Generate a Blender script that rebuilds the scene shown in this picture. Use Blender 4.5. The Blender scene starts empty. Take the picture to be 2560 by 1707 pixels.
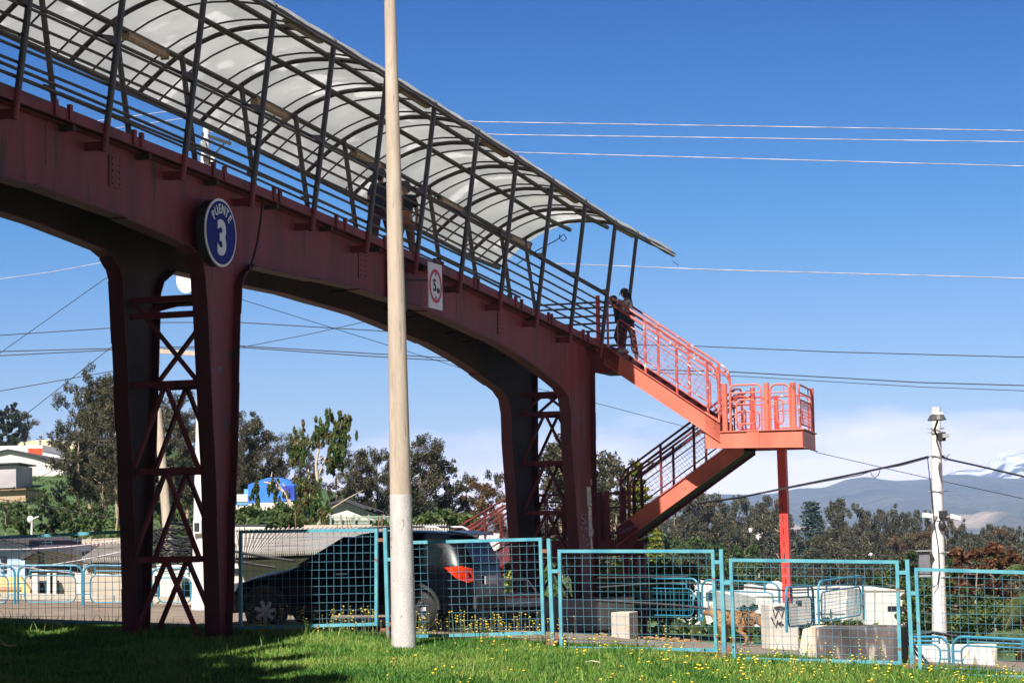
HAZE=1.0e-4; SUNAZ=23; SUNEL=50; SUNSTR=5.0; SKYSTR=.05; EXPO=.95
SKYRAMP=[(.0,(1.85,1.32,1.18,1)),(.04,(1.85,1.32,1.18,1)),(.10,(1.35,1.12,1.12,1)),(.16,(.92,1.0,1.12,1)),(.32,(.24,.78,1.14,1)),(.49,(.0,.46,1.0,1)),(.58,(.04,.15,.35,1)),(1,(.03,.08,.16,1))]; CLOUD=(21,17.8,19.5,1)
import bpy, bmesh, math, random
import numpy as np
from mathutils import Vector, Matrix
random.seed(7); RNG=np.random.default_rng(11)
scene=bpy.context.scene
COL=scene.collection
Z0=1.6                                  # eye height above local datum
# ---------------------------------------------------------------- camera model (source photo 2560x1707)
F=5700.0; PIT=math.atan(496.5/F); ROLL=.0175
def ray(px,py):
    X=(px-1280)/F; V=(853.5-py)/F
    cr,sr=math.cos(ROLL),math.sin(ROLL)
    X1=X*cr+V*sr; V1=-X*sr+V*cr
    c,s=math.cos(PIT),math.sin(PIT)
    return Vector((X1,c-V1*s,s+V1*c))
EYE=Vector((0,0,Z0))
AL=.33916; SA,CA=math.sin(AL),math.cos(AL); BX,BY=-5.9624,27.1914; SP=2.15
def B(u,s,z): return Vector((BX+s*SA+u*CA,BY+s*CA-u*SA,z+Z0))
UD=Vector((CA,-SA,0)); SD=Vector((SA,CA,0)); ZD=Vector((0,0,1))
def zd(s):
    n=s/SP
    if n>11.3:
        return zd(11.3*SP)-.03*(s-11.3*SP)*.3
    return 5.16085-.049023*n-.0076127*n*n+.00016217*n**3
def pY(px,py,Y): return EYE+ray(px,py)*(Y/ray(px,py).y)
def pu(px,py,u):
    r=ray(px,py); t=(u+BX*CA-BY*SA)/(r.x*CA-r.y*SA); p=r*t
    dx,dy=p.x-BX,p.y-BY
    return (dx*SA+dy*CA,p.z)
def ps(px,py,s):
    r=ray(px,py); t=(s+BX*SA+BY*CA)/(r.x*SA+r.y*CA); p=r*t
    dx,dy=p.x-BX,p.y-BY
    return (dx*CA-dy*SA,p.z)
# ---------------------------------------------------------------- materials
def srgb(r,g,b):
    f=lambda c:(c/255/12.92) if c/255<=.04045 else ((c/255+.055)/1.055)**2.4
    return (f(r),f(g),f(b),1)
def lin(r,g,b): return (r,g,b,1)
MAT={}
def mat(name,c1,c2=None,scale=3,rough=.6,metal=0,bump=0,c3=None,c3amt=.62,detail=6,stretch=None,trans=0,bscale=None,spec=.5,c3scale=None,bdist=.02):
    if name in MAT: return MAT[name]
    m=bpy.data.materials.new(name); m.use_nodes=True; nt=m.node_tree; N=nt.nodes; L=nt.links
    b=N['Principled BSDF']; out=N['Material Output']
    b.inputs['Roughness'].default_value=rough; b.inputs['Metallic'].default_value=metal
    try: b.inputs['Specular IOR Level'].default_value=spec
    except Exception: pass
    tc=N.new('ShaderNodeTexCoord'); src=tc.outputs['Object']
    if stretch:
        mp=N.new('ShaderNodeMapping'); mp.inputs['Scale'].default_value=stretch
        L.new(src,mp.inputs['Vector']); src=mp.outputs['Vector']
    col=None
    if c2 is not None:
        n=N.new('ShaderNodeTexNoise'); n.inputs['Scale'].default_value=scale; n.inputs['Detail'].default_value=detail
        L.new(src,n.inputs['Vector'])
        r=N.new('ShaderNodeValToRGB'); r.color_ramp.elements[0].position=.35; r.color_ramp.elements[1].position=.65
        r.color_ramp.elements[0].color=c1; r.color_ramp.elements[1].color=c2
        L.new(n.outputs['Fac'],r.inputs['Fac']); col=r.outputs['Color']
        if c3 is not None:
            n2=N.new('ShaderNodeTexNoise'); n2.inputs['Scale'].default_value=c3scale or scale*2.7; n2.inputs['Detail'].default_value=8
            L.new(src,n2.inputs['Vector'])
            r2=N.new('ShaderNodeValToRGB'); r2.color_ramp.elements[0].position=c3amt; r2.color_ramp.elements[1].position=c3amt+.06
            L.new(n2.outputs['Fac'],r2.inputs['Fac'])
            mx=N.new('ShaderNodeMixRGB'); mx.inputs['Color2'].default_value=c3
            L.new(r2.outputs['Color'],mx.inputs['Fac']); L.new(col,mx.inputs['Color1']); col=mx.outputs['Color']
        L.new(col,b.inputs['Base Color'])
    else: b.inputs['Base Color'].default_value=c1
    if bump:
        n3=N.new('ShaderNodeTexNoise'); n3.inputs['Scale'].default_value=bscale or scale*8; n3.inputs['Detail'].default_value=4
        L.new(src,n3.inputs['Vector'])
        bp=N.new('ShaderNodeBump'); bp.inputs['Strength'].default_value=bump; bp.inputs['Distance'].default_value=bdist
        L.new(n3.outputs['Fac'],bp.inputs['Height']); L.new(bp.outputs['Normal'],b.inputs['Normal'])
    if trans:
        t=N.new('ShaderNodeBsdfTranslucent')
        if col is not None: L.new(col,t.inputs['Color'])
        else: t.inputs['Color'].default_value=c1
        ms=N.new('ShaderNodeMixShader'); ms.inputs['Fac'].default_value=trans
        L.new(b.outputs[0],ms.inputs[1]); L.new(t.outputs[0],ms.inputs[2]); L.new(ms.outputs[0],out.inputs['Surface'])
    MAT[name]=m; return m
def leafmat(name,cols,scale=.6,trans=.3):
    m=bpy.data.materials.new(name); m.use_nodes=True; nt=m.node_tree; N=nt.nodes; L=nt.links
    b=N['Principled BSDF']; out=N['Material Output']; b.inputs['Roughness'].default_value=.55
    try: b.inputs['Specular IOR Level'].default_value=.35
    except Exception: pass
    tc=N.new('ShaderNodeTexCoord'); oi=N.new('ShaderNodeObjectInfo')
    g=N.new('ShaderNodeNewGeometry')
    n=N.new('ShaderNodeTexNoise'); n.inputs['Scale'].default_value=scale; n.inputs['Detail'].default_value=4
    n.noise_dimensions='4D'
    L.new(tc.outputs['Object'],n.inputs['Vector']); 
    mu=N.new('ShaderNodeMath'); mu.operation='MULTIPLY'; mu.inputs[1].default_value=40
    L.new(oi.outputs['Random'],mu.inputs[0]); L.new(mu.outputs[0],n.inputs['W'])
    ad=N.new('ShaderNodeMath'); ad.operation='MULTIPLY_ADD'; ad.inputs[1].default_value=.45; ad.inputs[2].default_value=-.22
    L.new(g.outputs['Random Per Island'],ad.inputs[0])
    a2=N.new('ShaderNodeMath'); a2.operation='ADD'; L.new(ad.outputs[0],a2.inputs[0]); L.new(n.outputs['Fac'],a2.inputs[1])
    r=N.new('ShaderNodeValToRGB'); el=r.color_ramp.elements
    k=len(cols)
    while len(el)<k: el.new(.5)
    for i,c in enumerate(cols): el[i].position=.28+.44*i/(k-1); el[i].color=c
    L.new(a2.outputs[0],r.inputs['Fac']); L.new(r.outputs['Color'],b.inputs['Base Color'])
    t=N.new('ShaderNodeBsdfTranslucent'); L.new(r.outputs['Color'],t.inputs['Color'])
    ms=N.new('ShaderNodeMixShader'); ms.inputs['Fac'].default_value=trans
    L.new(b.outputs[0],ms.inputs[1]); L.new(t.outputs[0],ms.inputs[2]); L.new(ms.outputs[0],out.inputs['Surface'])
    MAT[name]=m; return m
MAROON=mat('maroon_paint',lin(.105,.013,.020),lin(.17,.021,.030),1.8,.68,bump=.2,bscale=7,c3=lin(.055,.016,.016),c3amt=.585,c3scale=3.2,stretch=(1.6,1.6,.18))  # base colour darkened to hold the girder's shade; sunlit stairs use the salmon
MAROOND=mat('shaded_maroon_paint',lin(.055,.010,.013),lin(.085,.013,.018),1.2,.7)  # darker copy of the maroon, flange shade put into the colour
ORANGE=mat('salmon_paint',lin(.56,.13,.085),lin(.72,.19,.125),1.6,.55,bump=.12,bscale=9,c3=lin(.34,.085,.055),c3amt=.635,c3scale=7,stretch=(1,1,.45))
RED=mat('red_paint',lin(.60,.045,.035),lin(.66,.07,.05),1.5,.5,c3=lin(.32,.05,.05),c3amt=.63)
REDRAIL=mat('rail_paint',lin(.36,.045,.04),lin(.52,.13,.10),7,.5,c3=lin(.45,.5,.5),c3amt=.6,c3scale=9)
DARKSTEEL=mat('dark_steel',lin(.028,.021,.020),lin(.05,.038,.034),5,.55,c3=lin(.12,.06,.035),c3amt=.63)
POSTMAT=mat('post_paint',lin(.026,.028,.036),lin(.045,.044,.05),5,.5,c3=lin(.14,.10,.08),c3amt=.66)
TEAL=mat('turquoise_paint',lin(.055,.27,.37),lin(.13,.40,.47),3.5,.55,c3=lin(.20,.11,.07),c3amt=.61,c3scale=9)
TEALWIRE=mat('turquoise_wire',lin(.05,.19,.28),lin(.09,.25,.32),20,.5,c3=lin(.2,.11,.07),c3amt=.6)
BLUE=mat('blue_tube_paint',lin(.018,.16,.28),lin(.045,.25,.36),6,.45,c3=lin(.3,.35,.4),c3amt=.68)
RUST=mat('rust',lin(.16,.07,.04),lin(.25,.12,.07),14,.85)
CONC=mat('concrete',lin(.42,.38,.33),lin(.52,.47,.41),3,.9,bump=.35,bscale=40,c3=lin(.26,.22,.19),c3amt=.68)
SHADESTEEL=mat('shaded_grimy_steel',lin(.022,.014,.014),lin(.045,.022,.022),1.2,.8)  # grimy steel with underside and inner-face shade painted in as near black
POLEC=mat('pole_concrete',lin(.46,.37,.29),lin(.60,.50,.41),2.0,.9,bump=.6,bscale=40,c3=lin(.36,.30,.25),c3amt=.60,stretch=(6,6,.6))
POLEW=mat('pole_white_paint',lin(.50,.47,.46),lin(.61,.58,.56),3,.8,bump=.5,bscale=35,c3=lin(.30,.27,.24),c3amt=.645,stretch=(3,3,1))
POLEW2=mat('pole_weathered_white',lin(.60,.58,.58),lin(.70,.68,.67),2,.85,bump=.3,c3=lin(.42,.40,.39),c3amt=.64)
WHITE=mat('white_paint',lin(.70,.68,.67),lin(.80,.77,.75),2,.7,c3=lin(.5,.46,.42),c3amt=.7)
WALLW=mat('white_wall',lin(.62,.58,.55),lin(.75,.70,.66),.5,.85,c3=lin(.42,.38,.34),c3amt=.66,stretch=(1,1,.3))
WALLB=mat('beige_wall',lin(.48,.40,.33),lin(.60,.50,.42),.6,.85,c3=lin(.3,.22,.17),c3amt=.66,stretch=(1,1,.3))
CREAM=mat('cream_wall',lin(.60,.52,.38),lin(.68,.58,.44),.4,.85)
YELLOW=mat('yellow_wall',lin(.68,.50,.20),lin(.76,.58,.27),1.5,.85,c3=lin(.4,.3,.2),c3amt=.66)
PALEBLUE=mat('pale_blue_wall',lin(.38,.50,.70),lin(.48,.60,.78),1,.8,c3=lin(.6,.6,.62),c3amt=.6)
BLACK=mat('black_metal',lin(.015,.015,.018),lin(.03,.03,.032),6,.5)
GALV=mat('galvanised',lin(.35,.36,.38),lin(.48,.49,.5),8,.4,metal=.4)
BARK=mat('pale_bark',lin(.30,.22,.15),lin(.44,.34,.25),1.2,.9,bump=.4,c3=lin(.2,.12,.08),c3amt=.6,stretch=(1,1,.2))
WBARK=mat('white_bark',lin(.42,.34,.25),lin(.55,.47,.37),1.5,.9)
CABLE=mat('black_cable',lin(.012,.012,.018))
CABLEP=mat('pale_cable',lin(.30,.27,.32),lin(.62,.55,.6),1.4,.5,stretch=(1,1,1))
# canopy sheet
def sheetmat():
    m=mat('canopy_sheet',lin(.68,.70,.71),lin(.80,.815,.82),.9,.4,c3=lin(.93,.94,.95),c3amt=.58,c3scale=1.1,trans=.60,bump=.1,bscale=3)
    return m
SHEET=sheetmat()
# ---------------------------------------------------------------- mesh builder
def frame(d):
    d=d.normalized(); a=Vector((0,0,1)) if abs(d.z)<.95 else Vector((1,0,0))
    x=d.cross(a).normalized(); y=d.cross(x).normalized(); return x,y
class MB:
    def __init__(s): s.v=[]; s.f=[]
    def add(s,vs,fs):
        o=len(s.v); s.v+=[Vector(v) for v in vs]; s.f+=[[o+i for i in f] for f in fs]; return s
    def box(s,c,sx,sy,sz,X=Vector((1,0,0)),Y=Vector((0,1,0)),Z=Vector((0,0,1))):
        c=Vector(c); vs=[]
        for k in (-1,1):
            for j in (-1,1):
                for i in (-1,1): vs.append(c+X*(i*sx/2)+Y*(j*sy/2)+Z*(k*sz/2))
        return s.add(vs,[(0,2,3,1),(4,5,7,6),(0,1,5,4),(2,6,7,3),(0,4,6,2),(1,3,7,5)])
    def bar(s,a,b,w,h=None,up=None):          # rectangular bar
        a,b=Vector(a),Vector(b); d=(b-a); L=d.length
        if L<1e-6: return s
        d/=L; h=h or w
        up=up or (Vector((0,0,1)) if abs(d.z)<.95 else Vector((1,0,0)))
        x=d.cross(up).normalized(); y=x.cross(d).normalized()
        return s.box((a+b)/2,w,L,h,x,d,y)
    def tube(s,pts,r,n=8,caps=True,r2=None):
        pts=[Vector(p) for p in pts]; k=len(pts)
        if k<2: return s
        ds=[]
        for i in range(k):
            d=(pts[min(i+1,k-1)]-pts[max(i-1,0)]); ds.append(d.normalized() if d.length>1e-9 else Vector((0,0,1)))
        x,y=frame(ds[0]); vs=[];fs=[]
        for i in range(k):
            d=ds[i]; x=(x-d*x.dot(d)).normalized(); y=d.cross(x)
            rr=r if r2 is None else r+(r2-r)*i/(k-1)
            if isinstance(r,(list,tuple)): rr=r[i]
            for j in range(n):
                t=2*math.pi*j/n; vs.append(pts[i]+x*(rr*math.cos(t))+y*(rr*math.sin(t)))
        for i in range(k-1):
            for j in range(n):
                a=i*n+j; b=i*n+(j+1)%n; fs.append((a,b,b+n,a+n))
        if caps: fs.append(tuple(range(n-1,-1,-1))); fs.append(tuple(range((k-1)*n,k*n)))
        return s.add(vs,fs)
    def prism(s,poly,ext):                     # planar polygon extruded by ext
        poly=[Vector(p) for p in poly]; n=len(poly); ext=Vector(ext)
        vs=poly+[p+ext for p in poly]
        fs=[tuple(range(n)),tuple(range(2*n-1,n-1,-1))]
        for i in range(n):
            j=(i+1)%n; fs.append((i,i+n,j+n,j))
        return s.add(vs,fs)
    def quad(s,a,b,c,d): return s.add([a,b,c,d],[(0,1,2,3)])
    def strip(s,A,Bp):
        n=len(A); vs=list(A)+list(Bp); return s.add(vs,[(i,i+1,i+1+n,i+n) for i in range(n-1)])
    def sphere(s,c,rx,ry=None,rz=None,n=10,m=7,X=Vector((1,0,0)),Y=Vector((0,1,0)),Z=Vector((0,0,1))):
        ry=ry or rx; rz=rz or rx; c=Vector(c); vs=[];fs=[]
        for i in range(m+1):
            ph=math.pi*i/m
            for j in range(n):
                t=2*math.pi*j/n; vs.append(c+X*(rx*math.sin(ph)*math.cos(t))+Y*(ry*math.sin(ph)*math.sin(t))+Z*(rz*math.cos(ph)))
        for i in range(m):
            for j in range(n):
                a=i*n+j;b=i*n+(j+1)%n; fs.append((a,a+n,b+n,b))
        return s.add(vs,fs)
    def build(s,name,material,parent=None,smooth=False,bevel=0,solid=0):
        off=parent.location.copy() if parent is not None else Vector((0,0,0))
        if parent is not None and parent.parent is not None: off=off+parent.parent.location
        me=bpy.data.meshes.new(name); me.from_pydata([tuple(v-off) for v in s.v],[],s.f); me.update()
        bm=bmesh.new(); bm.from_mesh(me); bmesh.ops.recalc_face_normals(bm,faces=bm.faces); bm.to_mesh(me); bm.free()
        if smooth:
            for p in me.polygons: p.use_smooth=True
        me.materials.append(material)
        o=bpy.data.objects.new(name,me); COL.objects.link(o); o.parent=parent
        if smooth:
            try:
                bm_mod=o.modifiers.new('e','EDGE_SPLIT'); bm_mod.split_angle=math.radians(40)
            except Exception: pass
        if bevel:
            b=o.modifiers.new('b','BEVEL'); b.width=bevel; b.segments=2; b.limit_method='ANGLE'
        if solid:
            b=o.modifiers.new('s','SOLIDIFY'); b.thickness=solid
        return o
def tag(o,label=None,cat=None,group=None,kind=None):
    if label: o['label']=label
    if cat: o['category']=cat
    if group: o['group']=group
    if kind: o['kind']=kind
    return o
def thing(name,label,cat,loc,group=None):
    o=bpy.data.objects.new(name,None); COL.objects.link(o); o.location=Vector(loc); o.empty_display_size=.2
    return tag(o,label,cat,group)
def sub(parent,name='part'): return parent
def fastmesh(name,V,Fq,material,parent=None):          # V (n,3), Fq (m,k) arrays
    V=np.asarray(V,dtype=np.float32); Fq=np.asarray(Fq,dtype=np.int32); me=bpy.data.meshes.new(name)
    k=Fq.shape[1]
    me.vertices.add(len(V)); me.vertices.foreach_set('co',V.ravel())
    me.loops.add(Fq.size); me.loops.foreach_set('vertex_index',Fq.ravel())
    me.polygons.add(len(Fq)); me.polygons.foreach_set('loop_start',np.arange(0,Fq.size,k,dtype=np.int32))
    try: me.polygons.foreach_set('loop_total',np.full(len(Fq),k,dtype=np.int32))
    except Exception: pass
    me.update(calc_edges=True); me.validate()
    me.materials.append(material)
    o=bpy.data.objects.new(name,me); COL.objects.link(o); o.parent=parent; return o
class MS:
    """like MB, but every primitive becomes a mesh object of its own"""
    def __init__(s): s.l=[]
    def __getattr__(s,k):
        def f(*a,**kw):
            m=MB(); getattr(m,k)(*a,**kw); s.l.append(m); return s
        return f
    def build(s,*a,**kw): return [m.build(*a,**kw) for m in s.l]
def lerp(a,b,t): return a+(b-a)*t
def interp(x,xs,ys): return float(np.interp(x,xs,ys))
def sm(x,a,b):
    t=min(1,max(0,(x-a)/(b-a))); return t*t*(3-2*t)
# ---------------------------------------------------------------- terrain height (relative to eye)
def hnear(x,y):
    x=np.asarray(x,float); y=np.asarray(y,float); yn=np.minimum(y,60.); xc=np.clip(x,-16,16)
    off=(x+3.98)*.333+(yn-33.3)*.943
    t=np.clip((xc+4)/7,0,1)
    return -1.455-.035*np.minimum(xc,0)-.072*np.maximum(xc,0)+.05*np.clip(off,-9,0)-.008*np.clip(off,0,30)-.020*np.clip(yn-31,0,26)*t*t*(3-2*t)
def hrel(x,y):
    z=float(hnear(x,y))
    if y>60:
        a=x/y
        wl=interp(a,[-.15,-.07,-.02,.012],[1,.50,.26,0])
        g=interp(a,[.012,.03,.08,.3],[0,-.03,-.055,-.055])
        z+=wl*interp(y,[60,190,230,262,330,420],[0,4.9,8.3,10.7,15.5,17])
        z+=g*(min(y,170)-60)
        if y>450: z=lerp(z,-9,min(1,(y-450)/700))
    return z
def ground(x,y): return hrel(x,y)+Z0
def rect_pts(w0,w1,z0,z1,r,closed=True,n=5):
    """rounded rectangle (2D); open at the bottom when not closed"""
    out=[]
    def arc(cx,cz,a0,a1):
        for i in range(n+1):
            a=math.radians(a0+(a1-a0)*i/n); out.append((cx+r*math.cos(a),cz+r*math.sin(a)))
    if closed:
        arc(w0+r,z0+r,180,270); arc(w1-r,z0+r,270,360); arc(w1-r,z1-r,0,90); arc(w0+r,z1-r,90,180); out.append(out[0])
    else:
        out.append((w0,z0)); arc(w0+r,z1-r,180,90); arc(w1-r,z1-r,90,0); out.append((w1,z0))
    return out
def text_mesh(txt,size,extr=.004):
    c=bpy.data.curves.new('t','FONT'); c.body=txt; c.size=size; c.extrude=extr; c.align_x='CENTER'; c.align_y='CENTER'; c.resolution_u=4
    c.offset=size*(.04 if txt=='3' else .016)
    o=bpy.data.objects.new('t',c); COL.objects.link(o); dg=bpy.context.evaluated_depsgraph_get(); dg.update()
    me=bpy.data.meshes.new_from_object(o.evaluated_get(dg)); bpy.data.objects.remove(o)
    vs=[v.co.copy() for v in me.vertices]; fs=[list(p.vertices) for p in me.polygons]; bpy.data.meshes.remove(me); return vs,fs
# ================================================================ FOOTBRIDGE
bridge=thing('footbridge','maroon steel pedestrian footbridge with curved translucent canopy on two braced piers','footbridge',B(0,5.9,-1.45))
US,UE=-.15,-.39                          # near girder flange outer / inner edge
W2=-1.33                                  # offset to far girder
s_end=23.78
ctr=[(0,436),(90,464),(175,495),(315,543),(398,578),(472,610)]
def edgecurve():
    L=[]
    L+= [(-13,zd(0)-.30),(-10,zd(0)-.2),(-6.5,zd(0)-.28),(-3.5,zd(0)-.42)]
    for p in ctr: L.append(pu(*p,-.15))
    for p in [(494,630),(507,655),(515,688),(518,743),(523,847),(528,955),(533,1065),(539,1174),(543,1291),(549,1469),(553,1618)]: L.append(pu(p[0],p[1],-.15))
    a=L[-1]
    for p in [(580,1614),(583,1524),(587,1359),(589,1256),(594,1119),(598,955),(602,784),(605,722),(614,688),(640,663)]: L.append(pu(*p,-.15))
    for p in [(700,678),(800,699),(900,721),(967,743),(1012,756),(1070,775),(1133,803),(1188,828),(1229,847),(1270,871),(1311,896),(1352,926),(1388,954),(1407,970)]: L.append(pu(*p,-.15))
    for p in [(1421,992),(1427,1030),(1429,1100),(1437,1210),(1442,1292),(1448,1360),(1456,1456),(1462,1540)]: L.append(pu(*p,-.15))
    for p in [(1500,1540),(1497,1347),(1493,1237),(1490,1100),(1489,1030)]: L.append(pu(*p,-.15))
    L.append((s_end,pu(1487,923,-.15)[1]))
    return L
edge=edgecurve()
topl=[(s,zd(s)+.24) for s in np.arange(-13,s_end,1.0)]+[(s_end,zd(s_end)+.24)]
def girder(du):
    uc=(US+UE)/2+du
    m=MB()
    # web, split in convex-ish strips: connect edge points to the top line
    def top(s): return zd(s)+.24
    n=len(edge)
    poly=[B(uc+.008,s,z) for s,z in edge]+[B(uc+.008,s,z) for s,z in reversed(topl)]
    from mathutils.geometry import tessellate_polygon
    flat=[Vector((e_[0],e_[1],0)) for e_ in edge]+[Vector((e_[0],e_[1],0)) for e_ in reversed(topl)]
    P=poly; T=[list(t_) for t_ in tessellate_polygon([flat])]
    m.add(P,T)
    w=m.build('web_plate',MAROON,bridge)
    m=MB(); m.add([p-UD*.016 for p in P],T); m.build('inner_web_face',SHADESTEEL if du==0 else MAROON,bridge)
    if du: w.data.materials[0]=SHADESTEEL
    # flange follows the lower edge
    m=MB(); th=.022
    for i in range(n-1):
        (s0,z0),(s1,z1)=edge[i],edge[i+1]
        a0,a1=B(US+du,s0,z0),B(US+du,s1,z1); b0,b1=B(UE+du,s0,z0),B(UE+du,s1,z1)
        m.quad(a0,a1,b1,b0)
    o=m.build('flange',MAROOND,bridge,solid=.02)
    m=MB()
    for i in range(len(topl)-1):
        (s0,z0),(s1,z1)=topl[i],topl[i+1]
        m.bar(B(uc,s0,z0),B(uc,s1,z1),.24,.02)
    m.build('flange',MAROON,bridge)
    return uc
ucn=girder(0); ucf=girder(W2)
# welded seams
m=MS()
for s in (1.15,8.9,15.6,20.2):
    zt=zd(s)+.2; zb=interp(s,[e[0] for e in edge if e[1]>2.9 and e[0]<30],[e[1] for e in edge if e[1]>2.9 and e[0]<30]) if False else zd(s)-.35
    m.bar(B(ucn+.011,s,zb),B(ucn+.011,s,zt),.012,.006,up=UD)
a_=pu(523,770,-.15); b_=pu(590,787,-.15); m.bar(B(ucn+.012,*a_),B(ucn+.012,*b_),.012,.006,up=UD)
a_=pu(1440,1040,-.15); b_=pu(1487,1052,-.15); m.bar(B(ucn+.012,*a_),B(ucn+.012,*b_),.012,.006,up=UD)
m.build('weld_seam',DARKSTEEL,bridge)
m=MS()
for s in (2.9,11.2,18.0):
    m.box(B(ucn+.014,s,zd(s)-.12),.02,.34,.42,UD,SD)
m.build('splice_plate',MAROON,bridge)
m=MB()
for s in (2.9,11.2,18.0):
    for i in range(2):
        for j in range(5): m.sphere(B(ucn+.028,s-.1+.2*i,zd(s)-.28+.085*j),.014,n=6,m=4)
m.build('bolt_pattern',MAROON,bridge)
# deck
S=list(np.arange(-13,25.6,.6))
m=MB()
for i in range(len(S)-1):
    a,b=S[i],S[i+1]
    m.prism([B(-.02,a,zd(a)+.27),B(-1.83,a,zd(a)+.27),B(-1.83,b,zd(b)+.27),B(-.02,b,zd(b)+.27)],ZD*.06)
m.build('deck_plate',SHADESTEEL,bridge)
for u0 in (0,-1.85):
    m=MB()
    for i in range(len(S)-1):
        a,b=S[i],S[i+1]; m.bar(B(u0,a,zd(a)+.29),B(u0,b,zd(b)+.29),.05,.135)
    m.build('fascia',MAROON,bridge)
# joist under deck between girders
m=MS()
for k in range(-11,24,2):
    m.bar(B(-.05,k+.5,zd(k)+.2),B(-1.8,k+.5,zd(k)+.2),.08,.12)
m.build('cross_joist',SHADESTEEL,bridge)
m=MS()
for k in range(0,9):
    s=9.5+k*1.6
    if s>22: break
    zb=zd(s)-.25
    m.bar(B(-.4,s,zb),B(-1.5,s+(.8 if k%2 else -.0),zb),.04,.04)
m.build('lower_bracing',SHADESTEEL,bridge)
# end landing railing and posts -------------------------------------------------
def leanu(h,near=True): return .4140*h/2.906 if near else -1.85-.40*h/3.0
tops={}
NPOST=range(-5,12)
for n in NPOST:
    s=n*SP; z=zd(s)
    for near in (True,False):
        top=2.90 if near else 3.0
        m=MB(); m.tube([B(leanu(0,near),s,z),B(leanu(.36,near),s,z+.36)],.047,12)
        p=MB(); p.tube([B(leanu(.36,near),s,z+.36),B(leanu(top,near),s,z+top)],.045,12)
        o=p.build('canopy_post',POSTMAT if near else DARKSTEEL,bridge,smooth=True)
        m.build('post_foot',MAROON,bridge,smooth=True)
        b=MB()
        uu=-.27 if near else -1.58
        b.bar(B(uu,s,z+.08),B(leanu(.05,near),s,z+.08),.09,.11)
        b.build('post_bracket',MAROON,bridge)
        g=MB()   # triangular plate tying rail to post
        ui=leanu(1.42,near); sg=-1 if near else 1
        g.prism([B(ui,s,z+1.50),B(ui,s,z+1.36),B(ui+sg*.04,s-.32,z+1.40+.01),B(ui+sg*.04,s-.34,z+1.46)],UD*.02)
        g.build('gusset',DARKSTEEL,bridge)
# joint stubs on the fascia
m=MS()
for n in range(-5,11):
    for ds in (.75,.95) if n%2 else (.9,1.25):
        s=n*SP+ds; m.box(B(.03,s,zd(s)+.33),.05,.07,.2,UD,SD)
m.build('joint_plate',MAROON,bridge)
# rails
SR=list(np.arange(-12.5,24.2,.7))
for near in (True,False):
    for h in (.53,.70,.87,1.03,1.2,1.38):
        off=-.06 if near else .06
        m=MB(); m.tube([B(leanu(h,near)+off,s,zd(s)+h) for s in SR],.021,8); m.build('side_rail',DARKSTEEL,bridge,smooth=True)
    m=MB(); off=-.13 if near else .13
    m.tube([B(leanu(1.4,near)+off,s,zd(s)+1.47) for s in SR],.026,8); m.build('handrail',DARKSTEEL,bridge,smooth=True)
# canopy ------------------------------------------------------------------------
AU=[.50,.44,.34,.1,-.2,-.55,-.92,-1.3,-1.65,-2.0,-2.3,-2.6,-2.85,-3.05]
AH=[2.80,2.95,3.04,3.16,3.235,3.30,3.33,3.32,3.25,3.13,2.98,2.78,2.58,2.41]
def ah(u): return interp(-u,[-a for a in AU],AH)
def czd(s):
    return zd(s) if s<23.65 else zd(23.65)-.03*(s-23.65)
US_=np.linspace(.44,-3.0,26)
def rib(s,r,name):
    m=MB(); m.tube([B(u,s,czd(s)+ah(u)+(.0)) for u in US_],r,8); m.build(name,DARKSTEEL,bridge,smooth=True)
for n in list(range(-5,12)): rib(n*SP,.042,'canopy_rib')
rib(25.3,.042,'canopy_rib')
for n in range(-5,12):
    for fr in (.30,.80):
        s=(n+fr)*SP
        if s<25.2: rib(s,.017,'sheet_batten')
for u,r,se in ((.44,.055,28.3),(-.45,.048,25.9),(-1.39,.048,26.0),(-2.28,.048,25.8),(-3.0,.05,25.6)):
    SS=list(np.arange(-12,se,.72))+[se]
    m=MB(); m.tube([B(u,s,czd(s)+ah(u)-.045+(.012*math.sin(s*3.1) if u>.4 else 0)) for s in SS],r,10)
    m.build('purlin',DARKSTEEL,bridge,smooth=True)
# canopy sheet panels
def sheetpiece(sa,sb,ulist,name='canopy_sheet'):
    m=MB(); SS=list(np.arange(sa,sb,.36))+[sb]
    rows=[[B(u,s,czd(s)+ah(u)+.05+.008*math.sin(s*5.3+u*2)) for u in ulist] for s in SS]
    vs=[p for r in rows for p in r]; k=len(ulist); fs=[]
    for i in range(len(SS)-1):
        for j in range(k-1): fs.append((i*k+j,i*k+j+1,(i+1)*k+j+1,(i+1)*k+j))
    m.add(vs,fs); return m.build(name,SHEET,bridge,smooth=False,solid=.006)
UL=[.49,.47,.4,.3,.15,0,-.2,-.45,-.7,-.95,-1.2,-1.45,-1.7,-1.95,-2.2,-2.4,-2.6,-2.8,-3.0,-3.08]
for k in range(-3,6):
    sa=k*2*SP; sb=min((k+1)*2*SP,26.15)
    sheetpiece(sa,sb,UL)
sheetpiece(26.15,28.25,[.53,.47,.42,.36,.30])
# extra near posts beyond the last
for s_,l in ((25.3,True),(25.3,False)):
    p=MB(); z=czd(s_); t=2.9 if l else 2.98
    p.tube([B(leanu(.2,l),s_,z+.2),B(leanu(t,l),s_,z+t)],.042,12); p.build('canopy_post',POSTMAT,bridge,smooth=True)
# end-of-deck railing (perpendicular)
se=25.25; z=zd(se)+.33
for h in (.12,.30,.47,.64,.81,1.0,1.12):
    m=MB(); m.tube([B(-1.95,se,z+h),B(.25,se,z+h)],.022,8); m.build('side_rail',DARKSTEEL,bridge,smooth=True)
m=MB(); m.bar(B(-.1,23.9,z-.1),B(-.1,23.9,z+1.12),.09,.09); m.build('end_post',RED,bridge)
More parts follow.
